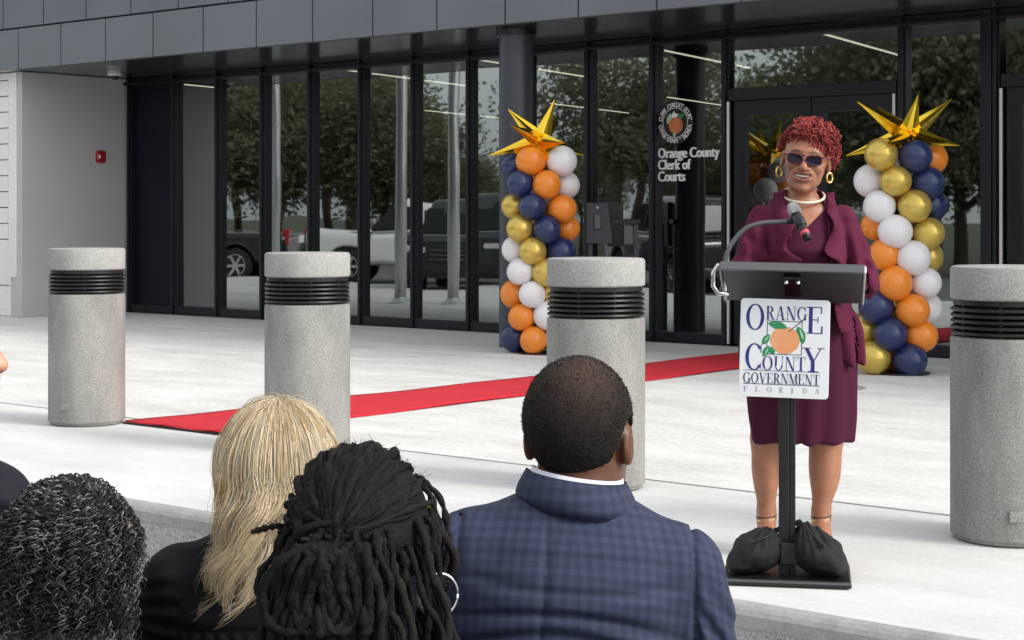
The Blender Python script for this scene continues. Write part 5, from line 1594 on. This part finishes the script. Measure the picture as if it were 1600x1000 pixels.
def blond(parent, hc, seed=11):
    rg = np.random.default_rng(seed)
    n, K, NL = 7000, 24, 105
    # locks share a flow; each strand keeps a small offset inside its lock
    la = rg.uniform(-1.0, 1.0, NL) * np.pi * .78 - np.pi / 2          # azimuth, -pi/2 is the back of the head
    lt = rg.uniform(.02, .75, NL); ln = rg.uniform(.82, 1.12, NL); lw = rg.uniform(.6, 1.4, NL); lp = rg.uniform(0, 6.28, NL); lr = rg.uniform(.95, 1.10, NL)
    li = rg.integers(0, NL, n)
    azl = la[li]; az = azl + rg.normal(size=n) * .13; th0 = np.clip(lt[li] + rg.normal(size=n) * .12, .0, 1.2)
    s = np.linspace(0, 1, K)[None, :]
    tot = .315 * ln[li][:, None] * (1 - .32 * rg.random((n, 1)) ** 2)
    arc = s * tot
    Rh = .112
    az = azl[:, None] + (az - azl)[:, None] * (1 - .5 * s ** 1.3)
    th = th0[:, None] + arc / Rh
    thc = np.minimum(th, np.pi * .50)
    rx, ry, rz = .096, .110, .122
    off = lr[li][:, None]
    x = rx * np.sin(thc) * np.cos(az) * off; y = ry * np.sin(thc) * np.sin(az) * off; z = rz * np.cos(thc)
    fall = np.maximum(th - np.pi * .50, 0) * Rh
    z = z - fall
    wv = np.clip(fall / .06, 0, 1)
    ph = lp[li][:, None]
    sway = .026 * lw[li][:, None] * np.sin(fall * 31 + ph) * wv
    # below the shoulders the hair spreads to one side
    x = x * (1 - .12 * wv) + sway * np.abs(np.sin(az)) - .055 * np.clip(fall / .22, 0, 1) ** 1.7 * (1 + .6 * np.cos(az)) * .9
    y = y + .010 * np.cos(fall * 30 + ph) * wv - .028 * np.clip(fall / .15, 0, 1)
    end = np.clip((s - .8) / .2, 0, 1)
    x = x + .022 * end ** 2 * np.sin(ph * 1.7); z = z + .010 * end ** 2 * (1 + np.sin(ph)); y = y - .008 * end ** 2
    jit = rg.normal(size=(n, 1, 3)) * .0042
    p = np.stack([x, y, z], -1) + jit * np.minimum(1, .3 + 2 * s)[..., None] * (1 - .75 * end)[..., None]
    p = p + np.array([hc[0], hc[1] - .0, hc[2]])
    rad = np.full((n, K), .00062) * (1.15 - .95 * s ** 3)
    base = np.array([.66, .525, .325]); pale = np.array([.80, .72, .56]); dk = np.array([.42, .315, .185])
    m = rg.random((n, 1)); lk = rg.random(NL)[li][:, None]
    c = base * (.8 + .3 * lk) * (m < .62) + pale * ((m >= .62) & (m < .86)) + dk * (m >= .86)
    # part line: hair lies down from slightly right of the crown
    fly = rg.random((n, 1, 1)) < .05
    wob = np.cumsum(rg.normal(size=(n, K, 3)) * .0022, axis=1)
    p = p + np.where(fly, wob + np.array([0, 0, .004]), wob * .10)
    rad = np.where(fly[:, :, 0], rad * .6, rad)
    v, f, c = strands(p, rad, 3, c)
    mesh_obj('hair_strands', v, f, 'hair', parent, True, col=c)
def bl_cap(P):
    q_ = P - hc.astype(np.float32)
    d = ell(q_, (0, 0, .0), (.092, .105, .118))
    d = smin(d, rbox(q_, (-.025, -.055, -.10), (.075, .035, .11), .03), .04)
    return np.maximum(d, q_[:, 1] - .06 - .2 * (q_[:, 2] > .06))
v, q = surface(bl_cap, hc + np.array([-.16, -.2, -.26]), hc + np.array([.16, .2, .16]), .006)
hb = mesh_obj('hair', v, q, 'hair', t, True, col=np.clip(np.array([.36, .235, .11])[None] * (1 + .3 * noise3(v * np.array([120, 120, 12], np.float32))[:, None]), 0, 1))
blond(hb, hc)

# person with tied-back locs
t, jk, hl_, hrot, hc = listener(560, 2.4, 'seated person with long black locs tied back and hoop earring', .655, .19, .10, (.0, .015, .860), R(-16), .90, (.26, .115, .058), 'blackcloth', .06, chairlab='black folding chair under the person with locs', part='top')
def loc_cap(P):
    q_ = P - hc.astype(np.float32)
    d = ell(q_, (0, -.005, .008), (.098, .112, .110))
    q2 = hl_(P)
    ear = .045 - np.sqrt((q2[:, 1] + .002) ** 2 + ((q2[:, 2] + .02) * .7) ** 2)
    return np.maximum(np.maximum(d + .003 * noise3(P * np.float32(60)), -.085 - q_[:, 2]), q_[:, 1] - .075)
v, q = surface(loc_cap, hc - .17, hc + .17, .005)
hl3 = mesh_obj('hair', v, q, 'hair_matte', t, True, col=np.array([.010, .0095, .0105], np.float32)[None].repeat(len(v), 0))
def locs(parent, hc, seed=21):
    rg = np.random.default_rng(seed)
    def smoothp(ctrl, K):
        ctrl = np.array(ctrl); m = len(ctrl); out = []
        for u in np.linspace(0, m - 1 - 1e-6, K):
            i = int(u); tt = u - i
            p0, p1, p2, p3 = ctrl[max(i - 1, 0)], ctrl[i], ctrl[i + 1], ctrl[min(i + 2, m - 1)]
            out.append(.5 * (2 * p1 + (-p0 + p2) * tt + (2 * p0 - 5 * p1 + 4 * p2 - p3) * tt ** 2 + (-p0 + 3 * p1 - 3 * p2 + p3) * tt ** 3))
        return np.array(out)
    tie = np.array([-.028, -.128, .010])
    rows = []
    def surf(az, th, k=1.06):
        return np.array([.098 * math.sin(th) * math.cos(az), -.005 + .112 * math.sin(th) * math.sin(az), .008 + .110 * math.cos(th)]) * k
    # swept back over the skull into the tie
    for k_ in range(62):
        f = k_ / 61; az0 = -.35 + f * (math.pi + .7); th0 = rg.uniform(1.0, 1.5) if k_ % 3 else rg.uniform(.4, 1.0)
        if math.sin(az0) > .2: th0 = rg.uniform(.35, 1.0)
        s0 = surf(az0, th0); tdir = np.array([tie[0] * .9, -.112, tie[2]]); pts = []
        for u in np.linspace(0, 1, 6):
            d = s0 * (1 - u) + tdir * u + np.array([0, 0, .0])
            d = d / np.array([.098, .112, .110]); d = d / np.linalg.norm(d); d = d * np.array([.098, .112, .110]) * (1.05 + .015 * rg.normal())
            pts.append(d + rg.normal(size=3) * .003)
        pts.append(tie + rg.normal(size=3) * np.array([.022, .004, .008]))
        rows.append((smoothp(pts, 40), rg.uniform(.0040, .0058)))
    # falling from the tie
    for k_ in range(44):
        x0 = rg.normal() * .022; side = rg.uniform(-1, 1); L = rg.uniform(.13, .24)
        st = tie + np.array([x0, -.006 - rg.random() * .012, -.004])
        pts = [st, st + np.array([side * .022, -.020 - .015 * rg.random(), -.018]), st + np.array([side * .044 + rg.normal() * .006, -.012 - .02 * rg.random(), -.06]), st + np.array([side * .052 + rg.normal() * .011, -.006 - .02 * rg.random(), -.11]), st + np.array([side * .050 + rg.normal() * .013, -.002, -.11 - L * .5]), st + np.array([side * .052 + rg.normal() * .016, .004, -.11 - L])]
        if k_ % 7 == 0:
            pts = [st, st + np.array([side * .05, -.03, -.01]), st + np.array([side * .085, -.03, -.05]), st + np.array([side * .075, -.03, -.095]), st + np.array([side * .03, -.035, -.105]), st + np.array([side * .0, -.03, -.07])]
        rows.append((smoothp(pts, 40), rg.uniform(.0046, .0068)))
    # loose locs from the lower scalp and the temples
    for k_ in range(64):
        az = rg.uniform(-math.pi - .42, .42); th = rg.uniform(1.35, 1.95); s0 = surf(az, th, 1.02); L = rg.uniform(.12, .27)
        o_ = np.array([math.cos(az) * .55, math.sin(az) * .8, 0])
        pts = [s0, s0 + o_ * .022 + np.array([0, 0, -.02]), s0 + o_ * .030 + np.array([rg.normal() * .010, 0, -.07]), s0 + o_ * .030 + np.array([rg.normal() * .014, 0, -.13]), s0 + o_ * .040 + np.array([rg.normal() * .016 + .012, 0, -.10 - L * .6]), s0 + o_ * .050 + np.array([rg.normal() * .02 + .022, 0, -.10 - L])]
        rows.append((smoothp(pts, 40), rg.uniform(.0042, .0062)))
    # one stray tip sticking out at the temple, and two bowed strands by the earring
    rows.append((smoothp([np.array([-.09, -.02, .01]), np.array([-.115, -.03, .012]), np.array([-.145, -.04, .006])], 40), .0042))
    for dx in (0, .012):
        rows.append((smoothp([np.array([.075, .02, .075]), np.array([.100 + dx, .01, .045]), np.array([.112 + dx, 0, -.01]), np.array([.106 + dx, -.01, -.06]), np.array([.092 + dx, -.02, -.12]), np.array([.115 + dx, -.02, -.22])], 40), .0048))
    P_ = np.array([r_[0] for r_ in rows]) + hc
    K = P_.shape[1]
    kn = 1 + .20 * np.sin(np.arange(K)[None] * rg.uniform(.9, 1.6, (len(rows), 1)) + rg.random((len(rows), 1)) * 6) + .12 * rg.normal(size=(len(rows), K))
    rad = np.array([r_[1] for r_ in rows])[:, None] * kn * np.clip((K - 1 - np.arange(K)) / 4 + .45, 0, 1)[None]
    c = np.array([.0105, .0094, .0092])[None] * (.5 + .9 * rg.random((len(rows), 1)))
    for i in range(len(rows)):
        v, f, cc = strands(P_[i:i + 1], rad[i:i + 1], 8, c[i:i + 1])
        mesh_obj('loc', v, f, 'hair_matte', parent, True, col=cc)
    nf = 5200
    ii = rg.integers(0, len(rows), nf); kk = rg.integers(1, K - 2, nf)
    dv = rg.normal(size=(nf, 3)); dv /= np.linalg.norm(dv, axis=1, keepdims=True)
    b0_ = P_[ii, kk] + dv * rad[ii, kk][:, None] * .9
    tg = P_[ii, kk + 1] - P_[ii, kk]; tg /= np.linalg.norm(tg, axis=1, keepdims=True) + 1e-9
    t3 = np.linspace(0, 1, 4)[None, :, None]
    fp = b0_[:, None] + (dv * .45 + tg * .9 * np.sign(rg.normal(size=(nf, 1))))[:, None] * t3 * (.005 + .010 * rg.random((nf, 1, 1))) + rg.normal(size=(nf, 1, 3)) * .004 * t3 ** 2
    v, f, cc = strands(fp, np.full((nf, 4), .00028), 3, np.repeat(np.array([[.012, .011, .012]]), nf, 0))
    mesh_obj('frizz', v, f, 'hair_matte', parent, True, col=cc)
    bd = [(tie[0] + .046 * math.cos(a), tie[1] + .012 + .006 * math.sin(a * 2), tie[2] + .022 * math.sin(a)) for a in np.linspace(math.pi * 1.02, -.02, 20)]
    MB().tube([Vector(b) + Vector(hc.tolist()) for b in bd], .0052, 8).build('hair_tie', 'blackcloth', parent, True)
locs(hl3, hc)
ec = Vector((hc + np.array([.112, -.045, -.080])).tolist())
MB().tube([ec + Vector((.026 * math.cos(a), .012 * math.cos(a), .030 * math.sin(a))) for a in np.linspace(0, 2 * math.pi, 30)], .0024, 8).build('hoop_earring', 'silver', t, True)
ec = Vector((hc + np.array([.098, .03, .012])).tolist())
blob('hair_clip', lambda P: ell(P, (0, 0, 0), (.010, .012, .024)), (-.02, -.02, -.03), (.02, .02, .03), .003, mat('lime_clip', (.55, .62, .05), .5), t).location = ec

# person with grey-black curls
t, jk, hl_, hrot, hc = listener(104, 2.75, 'seated person with a big round head of grey-flecked curls', .60, .20, .105, (.0, .01, .768), R(8), .88, (.30, .14, .075), 'greycloth', .065, chairlab='black folding chair under the person with grey curls', part='jacket')
collar(jk, 'jacket_collar', 'greycloth', 0, .0, [(.585, .12, .11), (.612, .11, .10), (.645, .088, .085), (.655, .082, .08)], 0, .006)
def curl_cap(P):
    q_ = P - hc.astype(np.float32)
    d = smin(ell(q_, (0, .0, .018), (.100, .106, .098)), ell(q_, (.0, -.01, -.075), (.092, .085, .07)), .03)
    return np.maximum(d, q_[:, 1] - .07)
v, q = surface(curl_cap, hc - .19, hc + .17, .006)
hc4 = mesh_obj('hair', v, q, 'hair_matte', t, True, col=np.array([.012, .0115, .012], np.float32)[None].repeat(len(v), 0))
def grey_roots(n, rg):
    m = n
    u = rg.normal(size=(m * 3, 3)); u /= np.linalg.norm(u, axis=1, keepdims=True)
    lo = rg.random(m * 3) < .42
    p = np.where(lo[:, None], np.array([0, -.01, -.075]) + u * np.array([.088, .081, .068]), np.array([0, 0, .018]) + u * np.array([.096, .102, .094]))
    ok = (p[:, 1] < .06)
    return hc + p[ok][:n], u[ok][:n]
def grey_cols(n, rg):
    m = rg.random((n, 1)); g = np.where(m < .5, .020, np.where(m < .80, .065, .19)) * (.7 + .6 * rg.random((n, 1)))
    return g * np.array([1, .94, .90])[None]
p, rad, c = coil(2900, grey_roots, 30, .050, .0054, 3.3, .0017, grey_cols, .50, .75, 9)
v, f, c = strands(p, rad, 3, c)
mesh_obj('hair_curls', v, f, 'hair_soft', hc4, True, col=c)

# grey-haired man at the edge, in profile
t, jk, hl_, hrot, hc = listener(-152, 3.2, 'white-haired man in charcoal suit at the end of the row', .855, .215, .12, (.067, .02, 1.058), R(-84), 1.06, SK_L, 'darkcloth', .072, chairlab='black folding chair under the white-haired man', rot_extra=R(-8), extra=lambda P: noise3(P * np.float32(8)) * .005 + .004 * np.sin(P[:, 2] * 90 + P[:, 0] * 40) * (np.abs(P[:, 0]) > .15) * (P[:, 2] < .8))
collar(jk, 'shirt_collar', 'shirt', .035, .012, [(.86, .082, .080), (.895, .076, .075), (.912, .073, .072)], 0)
collar(jk, 'jacket_collar', 'darkcloth', .02, .008, [(.842, .118, .11), (.862, .108, .10), (.888, .090, .086), (.90, .081, .079)], 0, .006)
cf = scalp_cap(hl_, hc, 1.06, -.04, .008)
v, q = surface(lambda P: cf(P) * 1.06, hc - .17, hc + .18, .004)
h5 = mesh_obj('hair', v, q, 'hair_matte', t, True, col=np.clip(np.array([.62, .61, .58])[None] * (1 + .2 * noise3(v * np.float32(80))[:, None]), 0, 1))
short_hair(hl_, hc, hrot, 1.06, cf, 3500, .022, .0007, (.66, .65, .62), h5, 8, 0)
